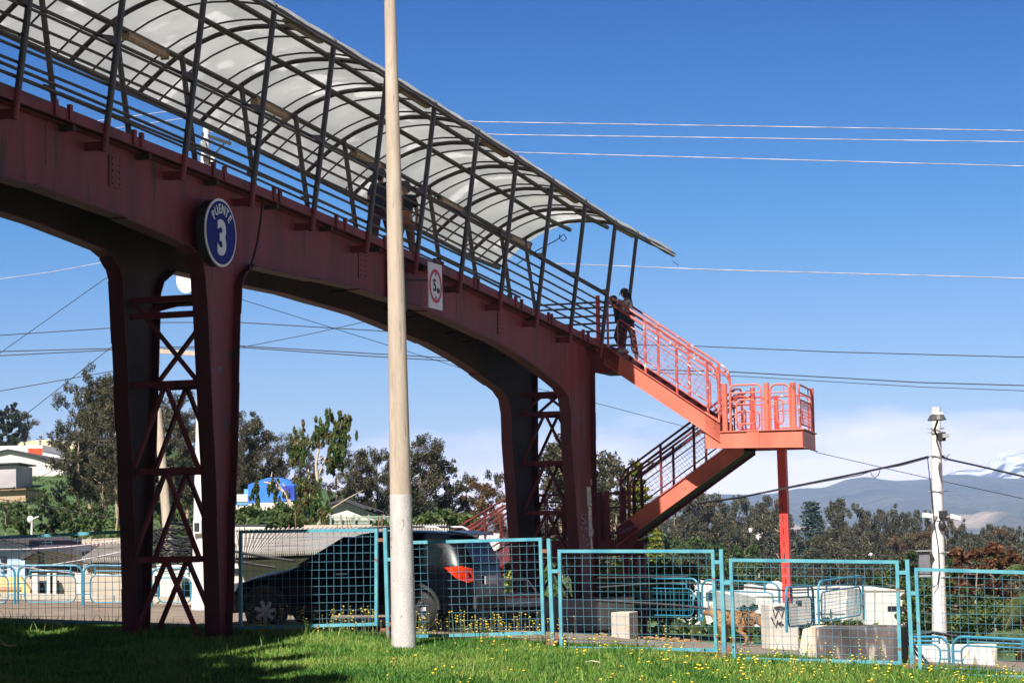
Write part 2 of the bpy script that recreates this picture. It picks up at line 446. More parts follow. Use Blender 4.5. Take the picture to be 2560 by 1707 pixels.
# ------------------------------------------------------------- piers
def pierbrace(sL,sR,zlist,first):
    for si,(s,sh) in enumerate(((sL,0),(sR,0))):
        m=MS(); d=MS()
        ua,ub=-.40,-1.47
        um=(ua+ub)/2
        for i in range(len(zlist)-1):
            zt,zb=zlist[i],zlist[i+1]
            d.bar(B(ua,s,zt),B(ub,s,zt),.045,.09,up=ZD)
            if i==0 and first:
                if si==0: m.bar(B(ub,s,zt),B(ua,s,zb),.045,.085,up=SD)
                else: m.bar(B(ua,s,zt),B(ub,s,zb),.045,.085,up=SD)
            else:
                m.bar(B(um,s,zt),B(ua,s,zb),.045,.085,up=SD); m.bar(B(um,s,zt),B(ub,s,zb),.045,.085,up=SD)
        d.bar(B(ua,s,zlist[-1]),B(ub,s,zlist[-1]),.045,.09,up=ZD)
        m.build('diagonal_brace',MAROON,bridge); d.build('horizontal_brace',MAROON,bridge)
def zat(px,py,s,u=-.9): 
    return ps(px,py,s)[1]
p1L,p1R=5.55,6.2
zl=[zat(440,y,5.5) for y in (745,958,1176,1398,1600)]
pierbrace(p1L,p1R,zl,True)
m=MS(); m.bar(B(-.4,5.5,zl[0]-.24),B(-1.47,5.5,zl[0]-.24),.05,.09); m.bar(B(-.4,6.1,zl[0]+.1),B(-1.47,6.1,zl[0]-.1),.04,.07); m.build('horizontal_brace',MAROON,bridge)
zl=[zat(1390,y,22.8) for y in (985,1034,1157,1281,1400,1500)]
pierbrace(22.6,23.5,zl,False)
# piers' outer column cover plates are part of the flange; concrete footing
f1=MB(); f1.box(B(-.95,5.9,-1.62),2.4,1.5,.42,UD,SD); tag(f1.build('pier_footing',CONC,None,bevel=.02),'concrete footing slab under the left pier of the footbridge','footing')
f2=MB(); f2.box(B(-.75,22.2,-1.55),2.9,2.6,.62,UD,SD); tag(f2.build('pier_footing',CONC,None,bevel=.02),'low concrete plinth under the far pier beside the stairs','footing')
# peeling patches on the near column
m=MB()
for (px,py,w,h) in ((575,890,7,14),(548,925,6,11),(528,922,4,8),(566,1063,6,20)):
    s,z=pu(px,py,-.26); k=1/181.
    m.add([B(ucn+.014,s+math.cos(a)*w*k*2.0*(1+.3*math.sin(3*a)),z+math.sin(a)*h*k*(1+.25*math.cos(5*a))) for a in [i*math.pi/7 for i in range(14)]],[tuple(range(14))])
m.build('rust_patch',BLACK,bridge)
# stickers / paper strip on the far column and scribbles
def scribble(pts_px,plane,val,r,material,name,parent,off=.012):
    """pts_px list of polylines in photo space, laid on plane u=val or s=val"""
    m=MB()
    for pl in pts_px:
        P=[]
        for p in pl:
            if plane=='u': s,z=pu(p[0],p[1],val); P.append(B(val+off,s,z))
            else: u,z=ps(p[0],p[1],val); P.append(B(u,val-off,z))
        m.tube(P,r,5)
    return m.build(name,material,parent)
CHALK=mat('chalk_paint',lin(.24,.18,.26),lin(.34,.27,.36),8,.7)
PAPER=mat('paper_strip',lin(.45,.42,.45),lin(.62,.6,.62),9,.8,c3=lin(.06,.03,.05),c3amt=.58,c3scale=22)
m=MB()
for (y0,y1,x0,x1) in ((1196,1212,1475,1480),(1216,1264,1466,1476),(1266,1340,1470,1478),(1322,1334,1478,1486),(1340,1372,1475,1479)):
    a=[]
    for (x,y) in ((x0,y0),(x1,y0),(x1+3,y1),(x0+2,y1)):
        s,z=pu(x,y,-.262); a.append(B(ucn+.013,s,z))
    m.quad(*a)
m.build('paper_strip',PAPER,bridge)
z6=lambda L,ox,oy,k:[[(ox+x/k,oy+y/k) for x,y in pl] for pl in L]
sc=z6([[(1875,335),(1830,330),(1815,365),(1850,400),(1870,430),(1840,455),(1820,430)],[(1815,485),(1820,520),(1850,530),(1875,490)],[(1875,490),(1880,560),(1850,545)],[(1850,590),(1830,610),(1850,640)],[(1890,640),(1870,670)],[(1905,690),(1885,700),(1900,725),(1915,705)]],1100,1220,5.113)
scribble(sc,'s',22.35,.012,CHALK,'graffiti',bridge,.03)
# hanging black cable down the web
m=MB(); P=[]
for x,y in ((652,500),(648,545),(640,600),(628,650),(618,672)): s,z=pu(x,y,-.15); P.append(B(-.12,s,z))
m.tube(P,.018,6); m.build('conduit',CABLE,bridge)
# ------------------------------------------------------------- signs
def onweb(u,s,z,dx,dy,dn=0): return B(u+dn,s+dx,z+dy)
s0,z0=pu(552,582,.02)
sg=thing('bridge_number_sign','round blue sign with white rim reading PUENTE 3 on the bridge girder','sign',B(.02,s0,z0-.49))
BLUES=mat('sign_blue',lin(.003,.006,.15),lin(.004,.009,.19),2,.6,spec=.15); WHS=mat('sign_white',lin(.55,.55,.58),lin(.65,.65,.68),3,.5)
def disc(u,s,z,r,th,n=48):
    m=MB(); m.prism([B(u,s+r*math.cos(2*math.pi*i/n),z+r*math.sin(2*math.pi*i/n)) for i in range(n)],UD*th); return m
disc(-.13,s0,z0,.485,.13).build('sign_drum',BLACK,sg)
m=MB(); m.box(B(-.2,s0,z0),.16,.3,.5,UD,SD); m.build('mount',BLACK,sg)
disc(.003,s0,z0,.49,.02).build('rim',WHS,sg)
disc(.024,s0,z0,.455,.006).build('face',BLUES,sg)
def place_text(m,txt,size,u,s,z,ang=0,sx=1,sy=1):
    vs,fs=text_mesh(txt,size)
    ca,sa=math.cos(ang),math.sin(ang)
    m.add([B(u+v.z,s+(v.x*sx*ca-v.y*sy*sa),z+(v.x*sx*sa+v.y*sy*ca)) for v in vs],fs)
m=MB(); place_text(m,'3',.62,.036,s0,z0-.10,0,1.0,1.08); m.build('numeral',WHS,sg)
m=MB()
for i,ch in enumerate('PUENTE'):
    a=math.radians(48-i*19.2+ -0); R=.335
    place_text(m,ch,.165,.036,s0-R*math.sin(a),z0+R*math.cos(a),a,.95,1.15)
m.build('lettering',WHS,sg)
# height limit sign
sa_,za=pu(1068,655,.22); sb_,zb=pu(1108,775,.22)
sc_,zc=(sa_+sb_)/2,(za+zb)/2; hw=abs(sb_-sa_)/2; hh=.39
hw=.33; hh=.40
s5=thing('height_limit_sign','white square sign with red ring limiting height to 5 m hung on the girder','sign',B(.22,sc_,zc-hh))
m=MB(); m.box(B(.215,sc_,zc),.02,hw*2,hh*2,UD,SD); m.build('plate',WHS,s5,bevel=.004)
REDS=mat('sign_red',lin(.42,.02,.03)); INK=mat('sign_ink',lin(.01,.01,.02))
m=MB(); n=48
for i in range(n):
    a,b=2*math.pi*i/n,2*math.pi*(i+1)/n; r0,r1=.235,.30
    m.quad(*[B(.229,sc_+r*math.cos(t),zc+r*math.sin(t)) for r,t in ((r0,a),(r1,a),(r1,b),(r0,b))])
m.build('ring',REDS,s5)
m=MB(); place_text(m,'5',.30,.232,sc_-.05,zc+.0,0,.95,1.0); place_text(m,'m',.17,.232,sc_+.115,zc-.06)
for sg_ in (1,-1):
    m.add([B(.232,sc_-.05,zc+sg_*.22),B(.232,sc_+.05,zc+sg_*.22),B(.232,sc_,zc+sg_*.165)],[(0,1,2)])
m.build('lettering',INK,s5)
m=MB(); m.bar(B(.2,sc_,zc+.42),B(.2,sc_,zc-.42),.03,.02); m.bar(B(-.2,sc_-.3,zc+.1),B(.2,sc_-.1,zc+.1),.03,.03); m.build('bracket',BLACK,s5)
m=MB(); m.box(B(-.19,sc_-.75,zc-.02),.05,.75,.85,UD,SD); tag(m.build('sign_backboard',BLACK,None),'dark weathered backboard bolted to the girder left of the height sign','board')
# ------------------------------------------------------------- canopy lamps
LAMP=mat('lamp_brown',lin(.18,.11,.06),lin(.26,.17,.10),10,.6,c3=lin(.05,.03,.02),c3amt=.6)
LAMPD=mat('lamp_diffuser',lin(.20,.13,.08),lin(.30,.20,.13),12,.45)
lampdesc=['nearest the left frame edge','second along the canopy centre line','third, half hidden by the tall pole','fourth, under the middle of the canopy','fifth, near the open end of the canopy']
k=0
for a,b in (((315,60),(428,123)),((636,230),(723,280)),((885,365),(959,403)),((1100,478),(1163,517)),((1275,585),(1328,618))):
    sA,zA=pu(*a,-2.28); sB,zB=pu(*b,-2.28); sB=sA+1.25
    zz=lambda s:czd(s)+ah(-2.28)-.13
    t=thing('canopy_lamp','brown fluorescent lamp fitting under the canopy, '+lampdesc[k],'lamp',B(-2.28,sA,zz(sA)),'lamps hung along the canopy'); k+=1
    m=MB(); m.tube([B(-2.28,sA,zz(sA)),B(-2.28,sB,zz(sB))],.06,8); m.build('diffuser',LAMPD,t,smooth=True)
    m=MB(); m.bar(B(-2.28,sA,zz(sA)+.05),B(-2.28,sB,zz(sB)+.05),.10,.04)
    m.box(B(-2.28,sA,zz(sA)),.13,.05,.13,UD,SD); m.box(B(-2.28,sB,zz(sB)),.13,.05,.13,UD,SD); m.build('housing',LAMP,t)
k=0
for a,b in (((715,63),(803,99)),((1000,228),(1063,259)),((1207,347),(1270,388)),((1393,465),(1448,503)),((1544,574),(1583,599))):
    u=.26; sA,zA=pu(*a,u); sB=sA+1.3
    zz=lambda s:czd(s)+ah(u)-.12
    t=thing('canopy_lamp','brown box lamp fitting tucked behind the near eave tube, number %s from the left'%(['one','two','three','four','five'][k]),'lamp',B(u,sA,zz(sA)),'lamps along the near eave'); k+=1
    m=MB(); m.bar(B(u,sA,zz(sA)),B(u,sB,zz(sB)),.12,.05); m.build('housing',LAMP,t)
    m=MB(); m.bar(B(u,sA+.04,zz(sA)-.035),B(u,sB-.04,zz(sB)-.035),.09,.03); m.build('diffuser',LAMPD,t)
# ================================================================ STAIRCASE
s1=24.0; FW=1.1
RAILDK=mat('shaded_rail_paint',lin(.10,.02,.02),lin(.22,.035,.035),5,.6,c3=lin(.05,.12,.12),c3amt=.62)  # rail red darkened for the shadow under the landing and upper flight
RAILDK2=mat('deep_shaded_rail_paint',lin(.05,.012,.012),lin(.20,.02,.02),2.2,.6)  # bridge shadow over the lowest flight painted into the rail colour
RAILRD=mat('red_rail_paint',lin(.26,.02,.02),lin(.38,.035,.03),5,.6,c3=lin(.3,.3,.3),c3amt=.66)
stair=thing('staircase','salmon and maroon steel staircase folding down in three flights from the end of the bridge','staircase',B(.3,25.3,-1.75))
def gridmesh(m,fn,w,h,step,r=.004,skew=0):
    """fn(a,b)-> point ; a in 0..w, b in 0..h"""
    k=int(w/step)
    for i in range(1,k+1):
        a=i*w/(k+1); m.bar(fn(a,0),fn(a,h),r*2,r*2)
    k=int(h/step)
    for i in range(1,k+1):
        b=i*h/(k+1); m.bar(fn(0,b),fn(w,b),r*2,r*2)
def flight(uA,zA,uB,zB,s0,matl,depth=.40,railh=1.12,rails=True,dirn=1,posts=(),railmat=None,runout=0):
    sl=(zB-zA)/(uB-uA); L=uB-uA
    zf=lambda u:zA+sl*(u-uA)
    for k,s in enumerate((s0,s0+FW)):
        mm=matl if k==0 else MAROON
        m=MB(); m.prism([B(uA,s,zA),B(uB,s,zB),B(uB,s,zB-depth),B(uA,s,zA-depth)],SD*.02)
        for z_ in (0,-depth): m.bar(B(uA,s+.0,zA+z_),B(uB,s+.0,zB+z_),.07,.012)
        m.build('stringer',mm,stair)
    nt=int(abs(zB-zA)/.175)
    m=MB()
    for i in range(nt):
        u=lerp(uA,uB,(i+.5)/nt); z=zf(u)-.12
        m.prism([B(u-.14,s0+.03,z),B(u+.14,s0+.03,z),B(u+.14,s0+FW-.01,z),B(u-.14,s0+FW-.01,z)],ZD*.04)
        m.prism([B(u+.14*dirn,s0+.03,z-.12),B(u+.14*dirn,s0+FW-.01,z-.12),B(u+.14*dirn,s0+FW-.01,z),B(u+.14*dirn,s0+.03,z)],UD*.01)
    m.build('tread',MAROON,stair)
    m=MB(); m.quad(B(uA,s0+.03,zA-depth+.06),B(uB,s0+.03,zB-depth+.06),B(uB,s0+FW,zB-depth+.06),B(uA,s0+FW,zA-depth+.06)); m.build('soffit_plate',SHADESTEEL,stair,solid=.01)
    if rails:
        rm=railmat or REDRAIL
        for s in (s0+.03,s0+FW-.03):
            m=MB()
            for hh,rr in ((railh,.026),(railh-.13,.02)):
                lo,hi=(uA+.1,uB-.02)
                P=[B(lo,s,zf(lo)+.05)] if dirn>0 else [B(lo,s,zf(lo)+.3)]
                P=[B(lo,s,zf(lo)+.02),B(lo,s,zf(lo)+hh-.16),B(lo+.04,s,zf(lo)+hh-.05),B(lo+.14,s,zf(lo+.14)+hh),B(hi-.14,s,zf(hi-.14)+hh),B(hi-.03,s,zf(hi-.03)+hh-.08),B(hi,s,zf(hi)+hh-.2),B(hi,s,zf(hi)+.02)]
                m.tube(P,rr,8)
                if hh<railh: break
            m.build('handrail',rm,stair,smooth=True)
            m=MB(); hh=railh-.16
            m.tube([B(lo,s,zf(lo)+hh),B(hi,s,zf(hi)+hh)],.016,6); m.build('mid_rail',rm,stair,smooth=True)
            m=MB(); a,b=lo+.22,hi-.18; z0_,z1_=.14,.80
            pts=[(x,z) for x,z in rect_pts(a,b,z0_,z1_,.1)]
            m.tube([B(x,s,zf(x)+z) for x,z in pts],.016,6,caps=False); m.build('infill_frame',rm,stair,smooth=True)
            m=MB(); fn=lambda x,z:B(a+x,s,zf(a+x)+z0_+z)
            gridmesh(m,fn,b-a,z1_-z0_,.13,.003) if False else None
            # mesh wires run along the slope and square to it
            nn=5
            for i in range(1,nn+1):
                z=z0_+(z1_-z0_)*i/(nn+1); m.bar(B(a,s,zf(a)+z),B(b,s,zf(b)+z),.006)
            step=.115; x=a+.05
            while x<b+.3:
                # perpendicular line clipped to band
                dx=-sl/(1+sl*sl)*(z1_-z0_); x1=x+dx*1.0
                if a-.02<=x<=b+.02 and a-.02<=x1<=b+.02:
                    m.bar(B(x,s,zf(x)+z0_),B(x1,s,zf(x)+z0_+(z1_-z0_)/(1+sl*sl)+0),.006)
                x+=step
            m.build('wire_infill',rm,stair)
            for u in posts:
                m=MB(); m.tube([B(u,s,zf(u)-.02),B(u,s,zf(u)+railh)],.03,8); m.build('baluster',rm,stair,smooth=True)
    return zf
# flight 1
flight(-.02,4.23,2.56,2.44,s1,ORANGE,depth=.41,railh=1.17,posts=(.92,1.62,2.30),dirn=1)
# top landing under the canopy end
m=MB(); m.prism([B(-.05,s1,zd(s1)+.27),B(-1.8,s1,zd(s1)+.27),B(-1.8,s1+1.25,zd(s1)+.27),B(-.05,s1+1.25,zd(s1)+.27)],ZD*.05)
m.prism([B(-.42,s1,3.62),B(.30,s1,3.62),B(.34,s1,3.98),B(-.02,s1,4.25),B(-.42,s1,4.25)],SD*.02)
m.build('top_landing',MAROON,stair)
m=MB(); zl_=3.62
m.prism([B(-.2,s1+.02,zl_),B(.28,s1+.02,zl_),B(.28,s1+1.1,zl_),B(-.2,s1+1.1,zl_)],ZD*.06); m.build('soffit_plate',SHADESTEEL,stair)
# landing 1
zt,zb=2.23,1.90
poly=[(2.23,s1),(4.36,s1),(4.10,s1+2.5),(2.10,s1+2.5)]
m=MB(); m.prism([B(2.56,s1-.03,zt),B(4.40,s1-.03,zt),B(4.14,s1+2.53,zt),B(2.10,s1+2.53,zt),B(2.1,s1+.05,zt-.0),B(2.56,s1+.05,zt)],ZD*.025); m.build('landing_plate',ORANGE,stair)
m=MB()
m.prism([B(2.23,s1,zb),B(4.36,s1,zb-.04),B(4.36,s1,zt-.04),B(2.56,s1,zt),B(2.56,s1,2.50),B(2.23,s1,2.70)],SD*.015)
m.prism([B(4.36,s1,zb-.04),B(4.10,s1+2.5,zb-.04),B(4.10,s1+2.5,zt-.02),B(4.36,s1,zt-.02)],UD*-.015)
m.prism([B(2.1,s1+2.5,zb),B(4.10,s1+2.5,zb),B(4.10,s1+2.5,zt),B(2.1,s1+2.5,zt)],SD*-.015)
m.build('landing_beam',ORANGE,stair)
m=MB(); m.bar(B(2.23,s1-.03,zb),B(4.38,s1-.03,zb-.04),.07,.012); m.bar(B(4.38,s1,zb-.045),B(4.12,s1+2.5,zb-.045),.07,.012); m.build('landing_beam',ORANGE,stair)
m=MB(); m.box(B(3.28,s1-.008,(zt+zb)/2),.27,.02,.36,UD,SD); m.build('splice_plate',ORANGE,stair)
m=MB(); m.prism([B(2.24,s1+.02,zb+.05),B(4.34,s1+.02,zb+.05),B(4.08,s1+2.48,zb+.05),B(2.1,s1+2.48,zb+.05)],ZD*.01); m.build('soffit_plate',SHADESTEEL,stair)
# landing balustrade: thick posts and rounded gate-like panels
def panel(P0,P1,h,r=.022,mt=REDRAIL,inner=True,zb0=0,par=None,pn='balustrade_panel'):
    par=par or stair
    P0,P1=Vector(P0),Vector(P1); d=P1-P0; L=Vector((d.x,d.y,0)).length
    at=lambda a,z:P0+d*(a/L)+ZD*z
    m=MB(); m.tube([at(a,z) for a,z in rect_pts(0,L,zb0,h,.13,False)],r,8)
    m.tube([at(.02,h-.17),at(L-.02,h-.17)],r*.7,6); m.tube([at(L*.72,h-.17),at(L*.72,h)],r*.6,6)
    m.build(pn,mt,par,smooth=True)
    if inner:
        m=MB(); m.tube([at(a,z) for a,z in rect_pts(.14,L-.14,.14,h-.32,.09)],r*.8,6,caps=False)
        for z in (.35,.62): m.tube([at(0,z),at(.14,z)],r*.6,6); m.tube([at(L-.14,z),at(L,z)],r*.6,6)
        m.build('infill_frame',mt,par,smooth=True)
        m=MB(); fn=lambda a,b:at(.14+a,.14+b); gridmesh(m,fn,L-.28,h-.46,.085,.0025); m.build('wire_infill',mt,par)
def lpost(u,s,z,h,mt=ORANGE,w=.062):
    m=MB(); m.tube([B(u,s,z),B(u,s,z+h)],w,10); m.build('landing_post',mt,stair,smooth=True)
zt=zt+.025
lpost(2.66,s1+.06,zt,1.02); lpost(3.58,s1+.06,zt-.03,1.03); lpost(4.16,s1+.06,zt-.04,1.03)
panel(B(2.78,s1+.06,zt),B(3.47,s1+.06,zt),.98,mt=ORANGE); panel(B(3.66,s1+.06,zt-.02),B(4.08,s1+.06,zt-.02),.98,mt=ORANGE)
panel(B(4.28,s1+.1,zt-.03),B(4.06,s1+2.4,zt-.03),.98,mt=REDRAIL)
lpost(4.06,s1+2.45,zt,1.0,REDRAIL,.045)
panel(B(3.1,s1+2.42,zt),B(3.98,s1+2.42,zt),.85,mt=REDRAIL); panel(B(2.2,s1+2.42,zt),B(3.0,s1+2.42,zt),.85,mt=RED)
lpost(3.02,s1+1.15,zt,.98,REDRAIL,.055); lpost(3.25,s1+2.42,zt,.82,RED,.055)
panel(B(2.5,s1+1.2,zt),B(2.95,s1+1.2,zt),.8,mt=REDRAIL)
# padlocks hung on the mesh
m=MS()
for u,z in ((3.74,.56),(3.88,.55),(4.02,.56)): m.box(B(u,s1+.02,zt+z),.05,.03,.06,UD,SD)
m.build('padlock',GALV,stair)
# red support column (slotted box section)
m=MB(); ct=ps(1955,1138,s1+1.2); cb=ps(1978,1530,s1+1.2); gz=ground(*B(3.7,25.2,0).xy)-Z0
m.bar(B(ct[0],s1+1.2,zb),B(ct[0]+.05,s1+1.2,gz-.1),.19,.19,up=SD); m.build('support_column',RED,stair,bevel=.006)
m=MB()
for k in range(9): m.box(B(ct[0]+.004*k-.005,s1+1.2-.098,.9-k*.27),.018,.006,.15,UD,SD)
m.build('column_slot',BLACK,stair)
# flight 2 (below, turning back)
s2=s1+1.3
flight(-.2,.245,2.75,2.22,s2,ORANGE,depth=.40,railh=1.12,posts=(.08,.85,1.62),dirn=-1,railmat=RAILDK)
# landing 2
z2=-.05
m=MB(); m.prism([B(-2.75,s2-.03,z2),B(0,s2-.03,z2),B(0,s2+FW+.05,z2),B(-2.75,s2+FW+.05,z2)],ZD*.03); m.build('landing_plate',MAROON,stair)
m=MB(); m.prism([B(-2.75,s2,z2-.34),B(.1,s2,z2-.34),B(.1,s2,z2+.0),B(-2.75,s2,z2)],SD*.015); m.prism([B(-2.75,s2+FW,z2-.34),B(.1,s2+FW,z2-.34),B(.1,s2+FW,z2),B(-2.75,s2+FW,z2)],SD*.015)
m.prism([B(-.2,s2-.005,.245),B(-.2,s2-.005,-.2),B(.1,s2-.005,-.38),B(.35,s2-.005,.19),B(.1,s2-.005,.42)],SD*.012)
m.build('landing_beam',MAROON,stair)
m=MB(); m.prism([B(-2.7,s2+.03,z2-.3),B(.05,s2+.03,z2-.3),B(.05,s2+FW,z2-.3),B(-2.7,s2+FW,z2-.3)],ZD*.01); m.build('soffit_plate',SHADESTEEL,stair)
MR=MAROON
for u in (-2.72,-.42,-.03): lpost(u,s2+.04,z2,1.12,MR,.055)
for u in (-2.72,-1.8,-.9,-.1): lpost(u,s2+FW-.02,z2,1.12,MR,.045)
panel(B(-2.6,s2+.05,z2+.03),B(-1.9,s2+.05,z2+.03),1.02,mt=MR); panel(B(-1.85,s2+.05,z2+.03),B(-1.1,s2+.05,z2+.03),1.02,mt=MR); panel(B(-1.05,s2+.05,z2+.03),B(-.5,s2+.05,z2+.03),1.02,mt=MR)
for a in (-2.6,-1.75,-.85): panel(B(a,s2+FW-.02,z2+.03),B(a+.78,s2+FW-.02,z2+.03),1.05,mt=MR)
for h in (.6,.7,.8,.9,1.0,1.1):
    m=MB(); m.tube([B(-2.0,s2+FW+.04,z2+h),B(-.7,s2+FW+.04,z2+h)],.014,6); m.build('landing_rail',MR,stair)
for u,s in ((.0,s2+.05),(.38,s2+.05),(-2.6,s2+.05),(-.1,s2+FW),(-2.6,s2+FW)):
    m=MB(); g=ground(*B(u,s,0).xy)-Z0; m.bar(B(u,s,z2-.3),B(u,s,g-.1),.11,.11,up=SD); m.build('support_leg',MAROON,stair)
# flight 3
gz3=ground(*B(-6,26,0).xy)-Z0
uB3=-2.72; zB3=z2; uA3=uB3-(zB3-gz3)/.545
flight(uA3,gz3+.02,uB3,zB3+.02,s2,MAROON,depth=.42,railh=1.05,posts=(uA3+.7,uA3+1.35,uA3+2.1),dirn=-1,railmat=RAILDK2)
# graffiti on stringers
zz=z6([[(1330,0)]],0,0,1)
sc=z6([[(238,1215),(222,1240),(215,1280),(250,1262),(285,1250),(262,1230),(262,1262)],[(285,1225),(290,1240),(300,1215),(305,1240)],[(325,1205),(310,1215),(312,1240),(335,1232)],[(312,1225),(330,1218)],[(345,1235),(345,1195),(362,1222),(362,1185)],[(372,1195),(395,1190),(385,1170),(372,1185),(380,1205),(400,1195),(408,1170),(420,1140),(450,1140)],[(435,1125),(452,1140),(440,1155)]],1500,1040,4.355)
scribble(sc,'s',s2,.007,CHALK,'graffiti',stair,.012)
sc=z6([[(180,545),(250,520),(210,600)],[(250,545),(290,450),(300,560),(320,430),(330,540),(350,410),(370,530),(390,390),(400,510),(430,370),(440,480),(470,350),(480,450),(500,330),(520,430),(550,320),(560,420),(590,310),(600,400),(630,300)],[(180,600),(240,560),(270,480)],[(640,370),(690,385)],[(740,250),(760,290),(790,260)]],1180,1330,6.817)
scribble(sc,'s',s2,.006,CHALK,'graffiti',stair,.014)
# ================================================================ TALL CONCRETE POLE
pb=pY(1010,1624,31.2); ptp=pY(975,0,31.2)
def lean(z,bx=pb,tx=ptp): 
    t=(z-bx.z)/(tx.z-bx.z); return bx.x+(tx.x-bx.x)*t
pole=thing('concrete_pole','tall tapered concrete pole with white painted foot standing in the grass before the fence','pole',(pb.x,pb.y,pb.z))
def polesec(z): return .168-(z-pb.z)*(.168-.079)/(ptp.z-pb.z)
def polemesh(z0,z1,ex,n=16):
    m=MB(); k=14; P=[];R=[]
    for i in range(k+1):
        z=lerp(z0,z1,i/k); P.append(Vector((lean(z),pb.y,z))); R.append(polesec(z)+ex)
    m.tube(P,R,n); return m
zpaint=pY(1000,1236,31.2).z
polemesh(zpaint-.05,12.5,0).build('shaft',POLEC,pole,smooth=True)
polemesh(pb.z-.3,zpaint,.003).build('painted_foot',POLEW,pole,smooth=True)
# ================================================================ TURQUOISE FENCE
FA=Vector((-3.98,33.3,0)); FD=Vector((.943,-.333,0)).normalized(); FN=Vector((.333,.943,0)).normalized()
def fpx(px,py,off=0):
    r=ray(px,py); A=FA+FN*off
    # (A + t FD) = k r
    det=r.x*(-FD.y)+FD.x*r.y
    k=(A.x*(-FD.y)+FD.x*A.y)/det
    p=EYE+r*k; t=(p-A).xy.dot(FD.xy); return t,p.z
def fP(t,z,off=0): return FA+FD*t+FN*off+ZD*z
desc=['first one right of the left pier, its corner in shade','panel directly behind the tall pole in front of the black car','middle panel in front of the far pier','panel in front of the brown dog and the red column','rightmost panel in front of the camera pole','wide shaded panel left of the pier at the photo edge']
panels=[((598,1325),(945,1320),(598,1572),(945,1563)),((1010,1352),(1355,1343),(1020,1594),(1363,1585)),((1395,1373),(1786,1373),(1400,1623),(1795,1628)),((1823,1395),(2247,1400),(1832,1650),(2255,1660)),((2286,1418),(2705,1430),(2298,1690),(2710,1700)),((-260,1352),(330,1324),(-260,1560),(330,1560))]
for i,(tl,tr,bl,br) in enumerate(panels):
    tL,zL=fpx(*tl); tR,zR=fpx(*tr); bL,wL=fpx(*bl); bR,wR=fpx(*br)
    base=fP((bL+bR)/2,min(wL,wR))
    t=thing('mesh_fence','turquoise mesh fence panel, '+desc[i],'fence panel',base,'turquoise fence panels along the road')
    c=[fP(tL,zL),fP(tR,zR),fP(bR,wR),fP(bL,wL)]
    w=.045
    def at(a,b): # a 0..1 across, b 0..1 up
        return (c[3].lerp(c[2],a)).lerp(c[0].lerp(c[1],a),b)
    m=MB(); H=(c[0]-c[3]).length; Wd=(c[1]-c[0]).length; e=w/2
    m.bar(c[0]-ZD*e,c[1]-ZD*e,w,w); m.build('frame_rail',TEAL,t)
    m=MB(); m.bar(c[3]+ZD*e,c[2]+ZD*e,w,w); m.build('frame_rail',TEAL,t)
    m=MB(); m.bar(c[0]+FD*e-ZD*w,c[3]+FD*e+ZD*w,w,w,up=FN); m.build('frame_upright',TEAL,t)
    m=MB(); m.bar(c[1]-FD*e-ZD*w,c[2]-FD*e+ZD*w,w,w,up=FN); m.build('frame_upright',TEAL,t)
    m=MB(); nx=int(Wd/.112); ny=int(H/.112)
    rr=random.Random(i)
    for k in range(1,nx):
        a=k/nx; pj=[at(a+rr.uniform(-.0035,.0035),f_)+FN*(.006+rr.uniform(-.012,.012)) for f_ in (.02,.35,.66,.98)]
        for g in range(3): m.bar(pj[g],pj[g+1],.005)
    for k in range(1,ny):
        b=k/ny; q=[at(a,b)+ZD*rr.uniform(-.004,.004)-FN*.002 for a in np.linspace(.01,.99,6)]
        for g in range(5): m.bar(q[g],q[g+1],.005)
    m.build('wire_mesh',TEALWIRE,t)
pd=['left of the tall pole with rusty clips','between the second and middle panels','right of the middle panel with rusted foot','left of the rightmost panel, rusty at the base']
for i,((x0,y0),(x1,y1)) in enumerate((((963,1318),(972,1605)),((1372,1345),(1385,1640)),((1803,1372),(1813,1672)),((2268,1398),(2284,1700)))):
    tT,zT=fpx(x0,y0); tB,zB=fpx(x1,y1); zB-=.12
    t=thing('fence_post','turquoise square steel fence post '+pd[i],'fence post',fP(tB,zB),'turquoise fence posts')
    m=MB(); m.bar(fP(tT,zT),fP(lerp(tT,tB,.80),lerp(zT,zB,.80)),.052,.052,up=FN); m.build('upper_tube',TEAL,t)
    m=MB(); m.bar(fP(lerp(tT,tB,.80),lerp(zT,zB,.80)),fP(tB,zB),.05,.05,up=FN); m.build('rusted_foot',mat('rusty_turquoise',lin(.075,.36,.46),lin(.2,.10,.06),4,.7,c3=lin(.25,.13,.08),c3amt=.5),t)
    for f,sd in ((.10,-1),(.26,1),(.83,-1),(.78,1)):
        m=MB(); p=fP(lerp(tT,tB,f),lerp(zT,zB,f)); m.bar(p+FD*sd*.02,p+FD*sd*.115,.035,.05,up=ZD); m.build('clip',RUST if f>.7 or (f<.2 and i<2) else TEAL,t)
